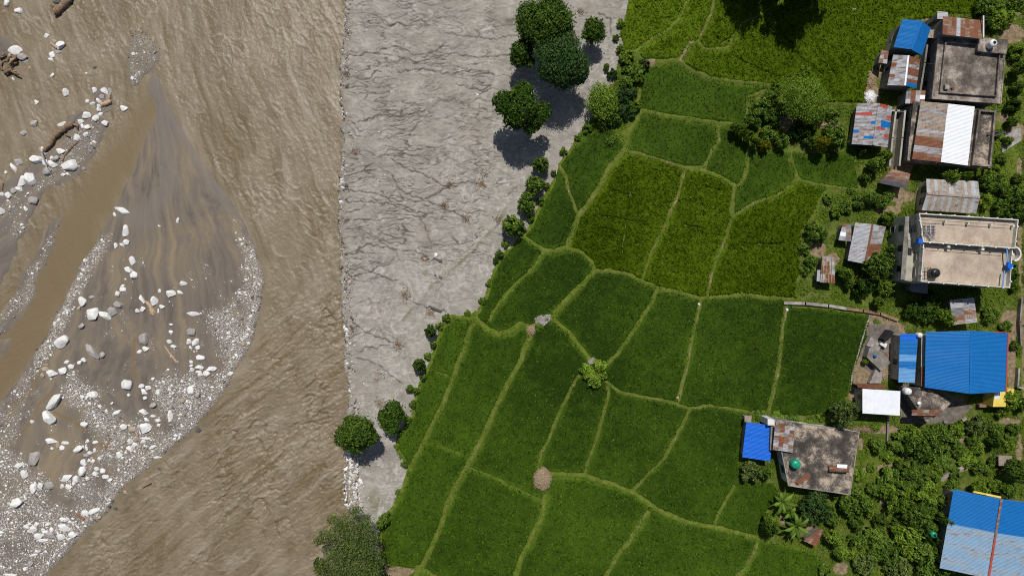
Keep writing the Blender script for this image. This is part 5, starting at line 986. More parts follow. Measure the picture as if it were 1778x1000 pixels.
def fill(nu, nv, base, seed, **odds):
    rs = random.Random(seed); out = []
    for j in range(nv):
        row = []
        for i in range(nu):
            k = base if isinstance(base, str) else rs.choice(base)
            for o_, pr in odds.items():
                if rs.random() < pr: k = o_
            row.append(k)
        out.append(row)
    return out
def px_poly(pts, z): return [tuple(P(u, v, z)[:2]) for u, v in pts]
def window(parent, a, b, t, z, wd=1.1, ht=1.2, name='window'):
    """a window in the wall running from a to b (outside on the right hand side), t along it, sill height z"""
    a = np.array(a[:2]); b = np.array(b[:2]); d = (b-a)/np.linalg.norm(b-a); n = np.array([d[1], -d[0]]); c = a + (b-a)*t; rz = math.atan2(d[1], d[0])
    f = MB(); q = c + n*0.0
    for s, hz, ww, hh in ((-1, 0, .08, ht), (1, 0, .08, ht)): f.box((*(q + d*s*(wd/2)), z), ww, 0.12, ht+0.0, rz)
    f.box((*q, z-0.07), wd+.16, 0.2, 0.07, rz); f.box((*q, z+ht), wd+.16, 0.2, 0.07, rz)
    fo = f.build(name, WALLG if name == 'window' else WOOD, parent); g = MB(); g.box((*q, z+.001), wd-0.08, 0.06, ht-.002, rz); g.build('pane' if name == 'window' else 'panel', GLASS if name == 'window' else BRICKM, fo)
def root(name, poly, label, cat='house', group=None):
    c = np.mean(np.array(poly), 0); o = empty(name, (c[0], c[1], 0)); return tag(o, label, cat, group)
def gable(label, tl, tr, br, bl, r0, r1, ze, zr, cellsL, cellsR, wall, corr='u', name='house', inset=0.35, cat='house', wins=(), ridge_mat=None, zl=None, rw=0.3):
    """roof of two planes: corners tl,tr,br,bl at eave height; ridge from r0 (top side) to r1 (bottom side), or across if r0 left and r1 right"""
    zl = ze if zl is None else zl
    T = [P(*tl, zl), P(*tr, ze), P(*br, ze), P(*bl, zl)]; R0, R1 = P(*r0, zr), P(*r1, zr)
    poly = [tuple(p[:2]) for p in T]; o = root(name, poly, label, cat)
    ins = offset(poly, inset); b = MB(); b.prism(ins, 0, [z - 0.12 for z in (zl, ze, ze, zl)], 0)
    if zr > max(ze, zl) + 0.25:                                            # gable walls up to the ridge
        ca = np.mean(ins[:2], 0); cb = np.mean(ins[2:], 0)
        ra = np.array(R0[:2])*0.93 + cb*0.07; rb = np.array(R1[:2])*0.93 + ca*0.07
        for (p, q, r) in ((ins[0], ins[1], ra), (ins[3], ins[2], rb)):
            V = [(*p, zl-0.12), (*q, ze-0.12), (*r, zr-0.14)]; n2 = np.array([0, -0.12 if p is ins[0] else 0.12])
            V += [(x+n2[0], y+n2[1], z) for x, y, z in V]; b.add(V, [(0, 1, 2), (5, 4, 3), (0, 3, 4, 1), (1, 4, 5, 2), (2, 5, 3, 0)])
    b.build('wall', wall, o)
    sheets('roof', T[0], R0, R1, T[3], cellsL, o, corr); sheets('roof', R0, T[1], T[2], R1, cellsR, o, corr)
    rb_ = MB(); rb_.bar(R0 + [0, 0, .05], R1 + [0, 0, .05], rw, 0.07); rb_.build('ridge_cap', ridge_mat or SH['grey'], o)
    for side_, t, z, wd, ht in wins:
        p, q = {'w': (ins[0], ins[3]), 's': (ins[3], ins[2]), 'n': (ins[1], ins[0]), 'e': (ins[2], ins[1])}[side_]; window(o, p, q, t, z, wd, ht)
    return o
def mono(label, c4, z4, cells, wall, corr='v', name='shed', inset=0.25, cat='shed', wins=(), zb=0, group=None):
    T = [P(u, v, z) for (u, v), z in zip(c4, z4)]; poly = [tuple(p[:2]) for p in T]; o = root(name, poly, label, cat, group); ins = offset(poly, inset)
    if wall is not None: MB().prism(ins, zb, [z-0.12 for z in z4], 0).build('wall', wall, o)
    sheets('roof', T[0], T[1], T[2], T[3], cells, o, corr)
    for side_, t, z, wd, ht in wins:
        p, q = {'w': (ins[0], ins[3]), 's': (ins[3], ins[2]), 'n': (ins[1], ins[0]), 'e': (ins[2], ins[1])}[side_]; window(o, p, q, t, z, wd, ht)
    return o
def flat(label, c4, z, wall, slab, name='house', par=0.35, over=0.3, wins=(), cat='house', pw=0.22, parm=None):
    poly = px_poly(c4, z); o = root(name, poly, label, cat); ins = offset(poly, over)
    MB().prism(ins, 0, z-0.2).build('wall', wall, o); MB().prism(poly, z-0.2, z).build('roof_slab', slab, o)
    if par: MB().ring(poly, offset(poly, pw), z, z+par).build('parapet', parm or slab, o)
    for side_, t, zz, wd, ht in wins:
        p, q = {'w': (ins[0], ins[-1]), 's': (ins[-1], ins[-2]), 'n': (ins[1], ins[0])}[side_]; window(o, p, q, t, zz, wd, ht)
    return o
def tank(u, v, z, r, h, mat, label, lid=None):
    p = P(u, v, z + h); o = empty('water_tank', (p[0], p[1], z)); tag(o, label, 'water tank')
    b = MB(); pr = [(0, 1), (.12, 1.04), (.2, 1.0), (.35, 1.03), (.45, 1.0), (.6, 1.03), (.7, 1.0), (.8, .98), (.92, .8), (1, .45)]
    b.tube([(p[0], p[1], z + h*t) for t, _ in pr], [r*s for _, s in pr], 24); b.build('tank_body', mat, o, True)
    for k in range(8):
        a = k*math.pi/4; MB().bar((p[0]+math.cos(a)*r*.96, p[1]+math.sin(a)*r*.96, z+h*.82), (p[0]+math.cos(a)*r*.45, p[1]+math.sin(a)*r*.45, z+h*1.01), .06, .05).build('rib', mat, o)
    c = MB(); c.tube([(p[0], p[1], z+h*0.99), (p[0], p[1], z+h*1.08)], [r*.42, r*.38], 16); c.build('lid', lid or mat, o); return o
random.seed(31)
# ------------------------------------------------------------------ the village, top to bottom
o = gable('two storey grey house with a plain blue gable roof at the top of the village', (1567, 34), (1616, 49), (1601, 96), (1552, 82), (1600, 37), (1582, 86), 4.2, 5.2, fill(1, 2, 'blue', 1), fill(1, 2, 'blue', 2), WALLG, 'u', wins=[('w', .5, 2.2, .8, 1.0)], ridge_mat=SH['blue'], zl=4.6)
o = gable('grey house with a patched rusty and blue sheet roof joined below the blue roof', (1551, 96), (1598, 103), (1591, 153), (1541, 148), (1577, 97), (1571, 149), 3.4, 4.2, [['pale', 'grey', 'pale'], ['grey', 'pale', 'grey'], ['rust', 'pale', 'pale'], ['grey', 'pale', 'grey'], ['pale', 'grey', 'grey'], ['rust', 'grey', 'pale'], ['grey', 'pale', 'grey'], ['pale', 'grey', 'grey']],
          [['rust', 'rust'], ['rust', 'mixr'], ['grey', 'grey'], ['rust', 'rust'], ['rust', 'rust'], ['pale', 'grey'], ['rust', 'rust'], ['blue', 'blue']], WALLG, 'u', ridge_mat=SH['white'], zl=3.6, wins=[('w', .3, 1.0, .8, 1.4)])
mono('tiny grey lean-to roof on the left side of the blue roofed house', [(1531, 87), (1543, 89), (1540, 111), (1525, 109)], [2.6, 2.8, 2.8, 2.6], fill(2, 3, 'pale', 4, mixr=.3), WALLG)
MB().prism(px_poly([(1565, 42), (1558, 62), (1548, 84), (1541, 92), (1546, 92), (1564, 62), (1571, 42)][:7], 0.0)[:4], 0, 0.4).build('x', WALLG)
bpy.data.objects.remove(bpy.data.objects['x'])
mono('small pale shed roof with rags at the top beside the rusty terrace roof', [(1628, 20), (1646, 22), (1645, 34), (1627, 33)], [4.0, 4.0, 4.2, 4.2], fill(2, 1, 'pale', 5), WALLG)
mono('small brown plank roof between the blue roof and the large concrete roof', [(1615, 52), (1629, 53), (1626, 67), (1611, 66)], [3.0, 3.0, 3.2, 3.2], fill(3, 1, 'tan', 6), WALLG)
o = mono('rusty sheet roof standing on the top side of the large dark concrete roof', [(1638, 29), (1706, 36), (1706, 68), (1637, 60)], [5.6, 5.6, 6.1, 6.1], [['mixr', 'mixr', 'rust', 'pale', 'mixr', 'rust', 'mixr', 'rust', 'rust'], ['rust', 'mixr', 'mixr', 'pale', 'rust', 'mixr', 'rust', 'rust', 'mixr']], WALLG, cat='shed', name='roof_shed')
MB().bar(P(1707, 28, 6.2), P(1707, 66, 6.2), .18, .3).build('edge_trim', WALLW, o)
o = flat('large house with a dark mottled concrete roof near the top right corner', [(1629, 62), (1747, 70), (1738, 181), (1617, 172)], 4.4, WALLG, SLABM, par=0, wins=[('w', .3, 1.2, 1, 1.2), ('w', .7, 1.2, 1, 1.2)])
i1 = px_poly([(1629, 62), (1747, 70), (1738, 181), (1617, 172)], 4.4); MB().ring(offset(i1, 1.05), offset(i1, 1.25), 4.4, 4.85).build('parapet', SLABM, o); MB().ring(i1, offset(i1, .15), 4.4, 4.52).build('roof_edge', SLABM, o)
MB().prism(px_poly([(1693, 68), (1745, 72), (1741, 97), (1692, 92)], 4.4), 4.4, 5.2).build('stair_head', SLABM, o)
tank(1727, 74, 5.2, .62, 1.3, WHITEP, 'round white water tank on the dark concrete roof at the top', BLACKP)
MB().box(P(1641, 153, 4.4), .7, .7, .6).build('vent_box', STONEW, o)
R_, B_, g_, p_, m_ = 'red', 'blue', 'grey', 'pale', 'mixr'
o = gable('small house with a grey roof patched with red and blue sheets', (1488, 181), (1549, 186), (1541, 256), (1479, 250), (1526, 180), (1516, 252), 2.5, 3.3,
          [[g_, g_, g_, p_], [g_, p_, g_, g_], [p_, g_, g_, g_], [R_, R_, R_, g_], [p_, g_, p_, g_], [g_, g_, g_, p_], [g_, g_, g_, B_], [g_, p_, g_, g_], [p_, g_, g_, g_], [B_, g_, g_, p_], [g_, g_, p_, g_], [g_, p_, B_, B_], [p_, g_, g_, g_], [g_, g_, p_, g_]],
          [[R_, R_, g_], [g_, g_, p_], [p_, g_, g_], [g_, g_, R_], [p_, g_, g_], [g_, B_, B_], [g_, B_, B_], [R_, R_, g_], [g_, p_, g_], [p_, g_, R_], [g_, g_, 'dull'], [g_, p_, g_], [p_, g_, g_]], WALLG, 'u', zl=2.3, wins=[('w', .4, .9, .7, .8)])
b = flat('concrete house half covered by a rust and white sheet roof', [(1586, 176), (1726, 192), (1716, 291), (1575, 279)], 3.4, WALLG, SLABD, par=0, wins=[('w', .25, 1, .9, 1.1)])
sheets('roof', P(1599, 177, 4.2), P(1646, 181, 4.8), P(1633, 281, 4.8), P(1584, 276, 4.2), [['tan']*2, ['tan']*2, ['grey']*2, ['tan']*2, ['tan']*2, ['grey', 'tan'], ['tan']*2, ['tan']*2, ['pale']*2, ['tan']*2, ['rust', 'mixr'], ['rust']*2, ['rust']*2, ['pale', 'grey'], ['grey']*2, ['rust', 'mixr'], ['rust', 'rust']], b, 'u')
sheets('roof', P(1646, 181, 4.8), P(1692, 186, 4.2), P(1680, 287, 4.2), P(1634, 281, 4.8), fill(2, 5, 'white', 8), b, 'u')
w4 = [(1601, 180), (1690, 188), (1678, 284), (1587, 274)]; MB().prism(offset(px_poly(w4, 4.2), .2), 3.4, 4.08).build('upper_wall', WALLW, b)
for (a, c) in (((1714, 196), (1733, 192)), ((1714, 235), (1731, 228)), ((1720, 238), (1746, 230)), ((1712, 290), (1722, 287))): MB().bar(P(*a, 3.6), P(*c, 3.6), .25).build('beam', IRON, b)
MB().ring(px_poly([(1696, 192), (1726, 194), (1717, 291), (1684, 288)], 3.4), offset(px_poly([(1696, 192), (1726, 194), (1717, 291), (1684, 288)], 3.4), .3), 3.4, 4.0).build('parapet', SLABM, b)
o = mono('small shed roofed with red, brown and white sheets below the blue roofed house', [(1574, 157), (1607, 158), (1605, 180), (1572, 180)], [3.0, 3.0, 3.2, 3.2], [['dull', 'rust', 'tan', 'mixr'], ['dull', 'rust', 'pale', 'white'], ['pale', 'rust', 'pale', 'mixr']], WALLG)
o = gable('long house with a rust striped grey gable roof above the white terrace house', (1602, 366), (1609, 311), (1698, 315), (1694, 371), (1609, 337), (1701, 343), 3.6, 4.8, fill(1, 1, 'grey', 1), fill(1, 1, 'grey', 1), WALLG) if False else None
c = ['pale', 'tan', 'pale', 'tan', 'grey', 'tan', 'pale', 'tan', 'grey', 'tan', 'pale', 'tan', 'pale', 'grey']
A, Bq, Cq, Dq = P(1609, 311, 2.8), P(1698, 315, 2.8), P(1694, 371, 2.8), P(1601, 365, 2.8); R0, R1 = P(1610, 336, 3.7), P(1701, 343, 3.7)
o = root('house', [A[:2], Bq[:2], Cq[:2], Dq[:2]], 'long house with a rust striped grey gable roof above the white terrace house'); ins = offset([tuple(q[:2]) for q in (A, Bq, Cq, Dq)], .35)
MB().prism(ins, 0, 2.65).build('wall', WALLC, o); sheets('roof', A, Bq, R1, R0, [c], o, 'v'); sheets('roof', R0, R1, Cq, Dq, [c], o, 'v'); MB().bar(R0 + [0, 0, .06], R1 + [0, 0, .06], .35, .08).build('ridge_cap', SH['tan'], o)
for pa, pb, rr in ((ins[0], ins[3], R0), (ins[1], ins[2], R1)):
    s_ = 0.3 if rr is R0 else -0.3; MB().add([(*pa, 2.65), (*pb, 2.65), (rr[0]+s_, rr[1], 3.55), (pa[0]+.1, pa[1], 2.65), (pb[0]+.1, pb[1], 2.65), (rr[0]+s_+.1, rr[1], 3.55)], [(0, 1, 2), (5, 4, 3), (0, 3, 4, 1), (1, 4, 5, 2), (2, 5, 3, 0)]).build('gable_wall', WALLC, o)
window(o, ins[0], ins[3], .28, 1.2); window(o, ins[0], ins[3], .72, 1.2)
# small round-backed roof
o = root('shed', px_poly([(1549, 294), (1580, 302), (1573, 327), (1527, 318)], 2), 'small shed with a curved rusty roof right of the bright bushes', 'shed'); V = []; F = []
for i in range(9):
    t = i/8; a_ = P(1549 - 22*t, 293 + 25*t, 2.4 + 0.9*math.sin((0.25+0.75*t)*math.pi)); b_ = P(1581 - 7*t, 302 + 26*t, 2.4 + 0.9*math.sin((0.25+0.75*t)*math.pi)); V += [a_, b_]
V = np.array(V); V2_ = V - [0, 0, .04]; n_ = len(V); F = [(2*i, 2*i+1, 2*i+3, 2*i+2) for i in range(8)]; F += [(n_+2*i, n_+2*i+2, n_+2*i+3, n_+2*i+1) for i in range(8)] + [(2*i, 2*i+2, n_+2*i+2, n_+2*i) for i in range(8)] + [(2*i+1, n_+2*i+1, n_+2*i+3, 2*i+3) for i in range(8)]
link('roof', np_mesh('roof', np.vstack([V, V2_]) - np.array(o.location), F, [SH['mixr'], SH['dull']], [0]*5 + [1]*3 + [0]*(len(F)-8)), o)
MB().prism(offset(px_poly([(1549, 295), (1578, 302), (1572, 325), (1529, 317)], 2), .2), 0, 2.3).build('wall', BRICKM, o)
# white terrace house
zt = 7.4
o = root('terrace_house', px_poly([(1591, 372), (1762, 382), (1752, 499), (1597, 489)], zt), 'large white house with two pinkish roof terraces edged by white parapets', 'house')
up = px_poly([(1591, 371), (1763, 382), (1757, 432), (1598, 421)], zt); lo = px_poly([(1602, 419), (1757, 431), (1752, 500), (1597, 489)], zt - 0.0)
MB().prism(offset(up, .05), 0, zt).build('wall', WALLC, o); MB().prism(offset(lo, .05), 0, zt-.6).build('wall', WALLC, o)
MB().prism(offset(up, .3), zt, zt+.03).build('terrace_floor', TERR, o); MB().prism(offset(lo, .3), zt-.6, zt-.55).build('terrace_floor', TERR, o)
pu = MB().ring(up, offset(up, .14), zt-.05, zt+.75).build('parapet', TRIM, o); pl = MB().ring(lo, offset(lo, .14), zt-.65, zt+.25).build('parapet', TRIM, o)
for poly, z, n in ((up, zt+.75, (7, 2, 7, 2)), (lo, zt+.35, (6, 3, 6, 3))):
    for k in range(4):
        a, b2 = np.array(poly[k]), np.array(poly[(k+1) % 4])
        for i in range(n[k]):
            q = a + (b2-a)*(i+.5)/n[k]; MB().box((*q, z-.9), .26, .26, .96).build('parapet_pier', TRIM, o)
for t in (.27, .5, .73, .95):
    q = np.array(up[0])*(1-t) + np.array(up[1])*t + [0, -1.1]; MB().box((*q, zt), .3, .3, .8).build('terrace_post', TRIM, o)
for t in (.28, .66): q = np.array(lo[0])*(1-t) + np.array(lo[1])*t + [0, -.6]; MB().box((*q, zt-.55), .45, .45, .9).build('terrace_post', TRIM, o)
for (a, c2, z) in (((1592, 381), (1752, 391), zt+.8), ((1612, 428), (1745, 438), zt+.4)): MB().bar(P(*a, z), P(*c2, z), .05).build('cable', IRON, o)
wg = px_poly([(1566, 380), (1592, 379), (1599, 488), (1563, 482)], 5.6); MB().prism(px_poly([(1572, 376), (1600, 374), (1602, 492), (1566, 486)], 5.2), 0, 5.2).build('side_wing', WALLC, o)
for uu, z in ((1570, 5.45), (1562, 2.8)):
    q = px_poly([(uu+2, 376), (uu+9, 376), (uu+2, 486), (uu-6, 485)], z); MB().prism(q, z-.12, z).build('window_ledge', WALLG, o)
wa, wb_ = px_poly([(1572, 376), (1566, 486)], 5.2)
for t in (.18, .5, .82):
    for z in (1.0, 3.5): window(o, wa, wb_, t, z, 1.0, 1.3)
ua, ub = px_poly([(1591, 371), (1598, 421)], zt); la, lb = px_poly([(1602, 419), (1597, 489)], zt)
window(o, ua, ub, .5, 5.4, 1.1, 1.2); window(o, la, lb, .35, 4.9, 1.2, 1.1); window(o, la, lb, .75, 4.9, 1.2, 1.1)
# round balcony
c_ = P(1757, 441, zt-.3); arc = [(c_[0] + 1.15*math.cos(a), c_[1] + 1.25*math.sin(a)) for a in np.linspace(-math.pi/2, math.pi/2, 13)]; inn = [(c_[0] + .92*math.cos(a), c_[1] + 1.0*math.sin(a)) for a in np.linspace(-math.pi/2, math.pi/2, 13)]
bal = MB().prism(arc, 0, zt-.7).build('round_balcony', WALLC, o); rb = MB()
for i in range(12): rb.prism([arc[i], arc[i+1], inn[i+1], inn[i]], zt-.7, zt+.3)
rb.build('balcony_rail', TRIM, bal)
MB().bar(P(1748, 428, zt+.5), P(1750, 455, zt+.5), .2, .1).build('blue_sheet_rail', SH['bluel'], o); MB().prism(px_poly([(1747, 455), (1755, 461), (1748, 470), (1744, 462)], zt), zt+.1, zt+.7).build('blue_cover', SH['royal'], o); MB().bar(P(1744, 470, zt+.4), P(1741, 498, zt+.4), .2, .1).build('blue_sheet_rail', SH['bluel'], o)
t1 = tank(1627, 474, zt-.55, .75, 1.5, BLACKP, 'black water tank lying on the lower pinkish terrace'); 
s_ = MB()                                                                    # tank stand, ladder and stacked chairs on the terrace
st = empty('tank_stand', P(1612, 472, zt-.55)); tag(st, 'rusty steel frame beside the black water tank on the terrace', 'frame')
for du in (-5, 0, 5):
    MB().bar(P(1611+du, 464, zt+.4), P(1611+du, 484, zt+.4), .07).build('rail', IRON, st)
for dv in (466, 472, 478, 484): MB().bar(P(1605, dv, zt+.42), P(1617, dv, zt+.42), .07).build('rung', IRON, st)
ch0 = None; k = 0
for (u, v, a) in [(1604+8*i, 391+5*j, .1*i) for i in range(3) for j in range(4)] + [(1606+3*j, 404+4*j, -.5) for j in range(4)]:
    p = P(u, v, zt); c0 = empty('steel_chair', (p[0], p[1], zt+.03)); k += 1; tag(c0, f"{['left', 'middle', 'right', 'tilted lower'][(k-1)//4]} row steel chair, {['first', 'second', 'third', 'fourth'][(k-1) % 4]} from the top, on the upper terrace", 'chair', 'steel chairs on the upper terrace'); c0.rotation_euler = (0, 0, a)
    if ch0 is None:
        s1 = MB()
        for i in range(4): s1.bar((-.22, -.2+.13*i, .45), (.22, -.2+.13*i, .45), .05, .03)
        seat = np_mesh('seat', np.array(s1.v), s1.f, [STEEL]); s2 = MB()
        for x_ in (-.22, .22): s2.bar((x_, .22, .45), (x_, .28, .9), .04); 
        for z_ in (.6, .75, .9): s2.bar((-.22, .25, z_), (.22, .25, z_), .04)
        back = np_mesh('backrest', np.array(s2.v), s2.f, [STEEL]); s3 = MB(); s3.bar((0, 0, 0), (0, 0, .45), .04); leg = np_mesh('leg', np.array(s3.v), s3.f, [STEEL]); ch0 = 1
    link('seat', seat, c0); link('backrest', back, c0)
    for x_, y_ in ((-.2, -.2), (.2, -.2), (-.2, .2), (.2, .2)): link('leg', leg, c0, (x_, y_, 0))
ld = empty('ladder', P(1597, 404, zt)); tag(ld, 'dark steel stair ladder at the left edge of the upper terrace', 'ladder')
for uu in (1592, 1600): MB().bar(P(uu, 396, zt+.8), P(uu-1, 416, zt+.6), .07).build('side_rail', IRON, ld)
for i in range(6): MB().bar(P(1592, 397+3.4*i, zt+.8), P(1600, 397+3.4*i, zt+.8), .07).build('rung', IRON, ld)
tag(MB().prism(px_poly([(1590, 415), (1597, 416), (1596, 424), (1589, 423)], zt), zt, zt+.9).build('blue_bin', SH['royal']), 'blue lidded bin at the left end of the upper terrace', 'bin')
# grey roofs left of the white house
o = gable('grey gable roofed hut with a few rust brown sheets on its right slope', (1485, 387), (1538, 394), (1524, 452), (1472, 452), (1515, 390), (1502, 458), 2.4, 3.2, fill(3, 6, 'pale', 11), [['pale', 'grey'], ['grey', 'pale'], ['grey', 'grey'], ['rust', 'rust'], ['rust', 'mixr'], ['grey', 'pale']], WALLG, 'u', ridge_mat=SH['rust'], zl=2.2, inset=.3, name='hut')
mono('tiny pale roof littered with dry sticks beside the grey gable hut', [(1464, 387), (1478, 391), (1478, 419), (1456, 417)], [2.2, 2.2, 2.0, 2.0], [['mixr', 'dull'], ['pale', 'tan'], ['white', 'mixr'], ['grey', 'dull']], WALLG)
sk = mono('junk covered shack of narrow sheets near the dirt clearing', [(1428, 446), (1448, 447), (1450, 492), (1424, 490)], [2.4, 2.4, 2.2, 2.2], [['grey', 'pale', 'grey'], ['tan', 'mixr', 'pale'], ['mixr', 'rust', 'grey'], ['rust', 'mixr', 'pale'], ['pale', 'rust', 'mixr'], ['grey', 'mixr', 'rust']], WALLG, 'u')
for i in range(4): MB().bar(P(1430+5*i, 448, 2.5), P(1428+5*i, 490, 2.4), .09).build('pole', WOOD, sk)
mono('small shaded grey lean-to left of the junk covered shack', [(1419, 469), (1427, 469), (1426, 489), (1418, 488)], [1.9, 2.0, 2.0, 1.9], fill(1, 3, ['rust', 'pale'], 12), WALLG)
mono('grey dented shed standing in shade below the white terrace house', [(1649, 521), (1691, 517), (1697, 559), (1655, 564)], [2.6, 2.8, 2.8, 2.6], [['grey', 'pale'], ['pale', 'grey'], ['dull', 'grey'], ['dull', 'mixr'], ['mixr', 'tan'], ['tan', 'pale']], WALLG, 'u')
mono('small dull grey slab roof against the foot of the white terrace house', [(1582, 488), (1612, 492), (1610, 510), (1580, 506)], [2.2, 2.2, 2.1, 2.1], fill(3, 2, 'dull', 13), WALLG)
# biggest blue roof
o = gable('big house with the broadest blue gable roof', (1608, 577), (1749, 578), (1745, 679), (1606, 672), (1686, 575), (1684, 683), 4.4, 5.6, fill(4, 1, 'blue', 14), fill(3, 1, 'blue', 15), WALLC, 'u', ridge_mat=SH['blue'], wins=[('w', .5, .9, 1, 1.2)], inset=.5)
MB().bar(P(1750, 578, 4.3), P(1746, 680, 4.3), .2, .25).build('red_fascia', SH['red'], o); MB().bar(P(1688, 576, 5.2), P(1748, 577, 4.5), .15, .2).build('red_fascia', SH['red'], o)
for i, (u0, mt) in enumerate(((1594, WALLC), (1600, WALLC))): pass
MB().prism(px_poly([(1600, 583), (1609, 583), (1607, 672), (1599, 671)], 3.4), 0, 3.4).build('side_ledge', WALLC, o)
MB().prism(px_poly([(1600, 637), (1607, 637), (1606, 671), (1599, 670)], 3.6), 3.4, 3.6).build('brown_ledge', SH['rust'], o)
mono('narrow blue and pale striped annex roof beside the broadest blue roof', [(1563, 580), (1594, 580), (1588, 664), (1560, 663)], [3.4, 3.7, 3.7, 3.4], [['royal', 'royal'], ['blue', 'blue'], ['blue', 'blue'], ['bluel', 'bluel'], ['blue', 'blue'], ['bluel', 'bluel'], ['bluel', 'bluel']], WALLC, 'u', name='annex', cat='annex', wins=[('w', .6, 1.2, .9, 1.2)])
tank(1599, 582, 3.4, .42, 1.0, WHITEP, 'small white tank at the top between the blue annex and the broadest blue roof')
pc = root('porch', px_poly([(1702, 680), (1760, 676), (1762, 700), (1700, 706)], 3), 'yellow painted porch at the lower right corner of the broadest blue roof', 'porch')
MB().prism(px_poly([(1727, 680), (1750, 678), (1746, 706), (1724, 706)], 2.8), 0, 2.8).build('porch_wall', YELLOW, pc); MB().prism(px_poly([(1727, 681), (1738, 680), (1735, 693), (1726, 693)], 2.83), 2.8, 2.86).build('porch_roof', WALLW, pc); MB().prism(px_poly([(1749, 676), (1761, 675), (1759, 690), (1748, 691)], 2.6), 0, 2.6).build('pillar', YELLOW, pc); MB().prism(px_poly([(1701, 702), (1728, 703), (1728, 707), (1701, 707)], 1.2), 0, 1.2).build('step', BRICKM, pc)
# white roof and the shadowed yard roof
o = mono('house with a plain white sheet roof below the blue annex', [(1498, 675), (1563, 679), (1562, 721), (1498, 717)], [3.6, 3.6, 3.3, 3.3], fill(3, 1, 'white', 16), WALLC, 'v', name='house', cat='house', inset=.3, wins=[('w', .35, 1.4, .7, 1.0)])
mono('low brown red lean-to strip along the top of the plain white roof', [(1487, 666), (1537, 667), (1536, 675), (1490, 673)], [2.8, 2.8, 2.6, 2.6], fill(4, 1, 'rust', 17), WALLG)
yd = flat('low dark concrete yard roof right of the plain white roof', [(1565, 670), (1612, 674), (1652, 700), (1610, 735)][:4], 3.2, WALLG, SLABD, name='yard_roof', par=0, cat='roof terrace')
tank(1579, 680, 3.2, .58, 1.25, WHITEP, 'white ribbed water tank on the dark yard roof', WHITEP)
mono('small brick red roof with a white cloth at the bottom of the dark yard roof', [(1585, 711), (1632, 711), (1630, 722), (1583, 721)], [3.9, 3.9, 3.7, 3.7], [['rust', 'mixr', 'tan', 'rust', 'mixr'], ['mixr', 'rust', 'mixr', 'mixr', 'rust']], WALLG, zb=3.0)
# mottled roof house
f4 = [(1345, 727), (1492, 749), (1476, 859), (1368, 843)]
zm = 3.5
o = flat('house with a large mottled black and tan concrete roof', f4, zm, WALLW, SLABD, par=.0, wins=[('w', .8, 1.2, 1.3, 1.3)]); q5 = px_poly(f4, zm); MB().ring(q5, offset(q5, .12), zm, zm+.1).build('roof_edge', STONEW, o)
MB().prism(px_poly([(1339, 727), (1375, 732), (1371, 785), (1337, 781)], 3.3), 0, 3.3).build('wall', WALLG, o)
MB().prism(px_poly([(1333, 727), (1345, 728), (1345, 738), (1333, 738)], 3.8), 0, 3.8).build('stair_wall', WALLW, o)
mono('patched rusty sheet roof at the upper left corner of the mottled concrete roof', [(1346, 737), (1380, 741), (1376, 785), (1342, 780)], [4.4, 4.4, 4.1, 4.1], [['mixr', 'rust', 'tan', 'pale'], ['dull', 'mixr', 'pale', 'rust'], ['pale', 'tan', 'dull', 'mixr'], ['mixr', 'rust', 'mixr', 'tan'], ['grey', 'rust', 'mixr', 'pale'], ['pale', 'rust', 'pale', 'mixr'], ['mixr', 'grey', 'pale', 'grey']], None, 'u', name='roof_sheet', cat='roof')
mono('small annex with a bright royal blue roof beside the mottled roof', [(1296, 733), (1342, 739), (1337, 800), (1289, 793)], [2.4, 2.7, 2.7, 2.4], fill(1, 3, 'royal', 18), WALLG, 'u', name='annex', cat='annex')
mono('small stone capped post block above the royal blue annex roof', [(1293, 721), (1305, 722), (1304, 733), (1293, 732)], [2.4, 2.4, 2.4, 2.4], fill(1, 1, 'tan', 19), STONEW)
tank(1384, 807, 3.5, .78, 1.5, GREENP, 'green ribbed water tank on the mottled concrete roof', GREENP)
rs_ = MB().prism(px_poly([(1381, 836), (1403, 820), (1408, 827), (1386, 841)], 3.7), 3.75, 3.8).build('rust_sheet', SH['rust']); tag(rs_, 'loose rust brown sheet lying slantwise on the mottled roof', 'metal sheet')
bx = root('trough', px_poly([(1438, 805), (1472, 807), (1471, 821), (1437, 818)], 4.0), 'rusty half barrel trough lying on the right part of the mottled roof', 'trough'); MB().tube([P(1439, 813, 3.95), P(1472, 815, 3.95)], .55, 12).build('drum', SH['mixr'], bx, True); MB().prism(px_poly([(1452, 805), (1470, 806), (1469, 812), (1452, 811)], 4.3), 4.3, 4.6).build('cover', SH['white'], bx)
# bottom right two tone roof
A, Bq, Cq, Dq = P(1656, 850, 3.6), P(1738, 867, 4.8), P(1716, 1003, 4.8), P(1632, 985, 3.6); E, G = P(1838, 880, 3.6), P(1822, 1022, 3.6)
o = root('house', [A[:2], E[:2], G[:2], Dq[:2]], 'house with a two tone blue and faded blue roof at the bottom right corner'); MB().prism(offset([tuple(q[:2]) for q in (A, E, G, Dq)], .5), 0, 3.45).build('wall', WALLG, o)
cells = [['blue', 'blue']]*6 + [['fade', 'fadeb'], ['fadeb', 'fade'], ['fade', 'fade'], ['fadeb', 'fadeb'], ['fade', 'fadeb'], ['fade', 'fade'], ['fadeb', 'fade'], ['fade', 'fadeb']]
sheets('roof', A, Bq, Cq, Dq, cells, o, 'u'); sheets('roof', Bq, E, G, Cq, cells, o, 'u')
k7 = Bq*.5 + Cq*.5; rc = MB(); rc.bar(Bq + [0, 0, .1], k7 + [0, 0, .1], .35, .08).build('ridge_cap', SH['mixr'], o); MB().bar(k7 + [0, 0, .1], Cq + [0, 0, .1], .35, .08).build('ridge_cap', SH['red'], o)
MB().bar(P(1690, 853, 3.9), P(1738, 863, 4.6), .3, .12).build('yellow_fascia', YELLOW, o)
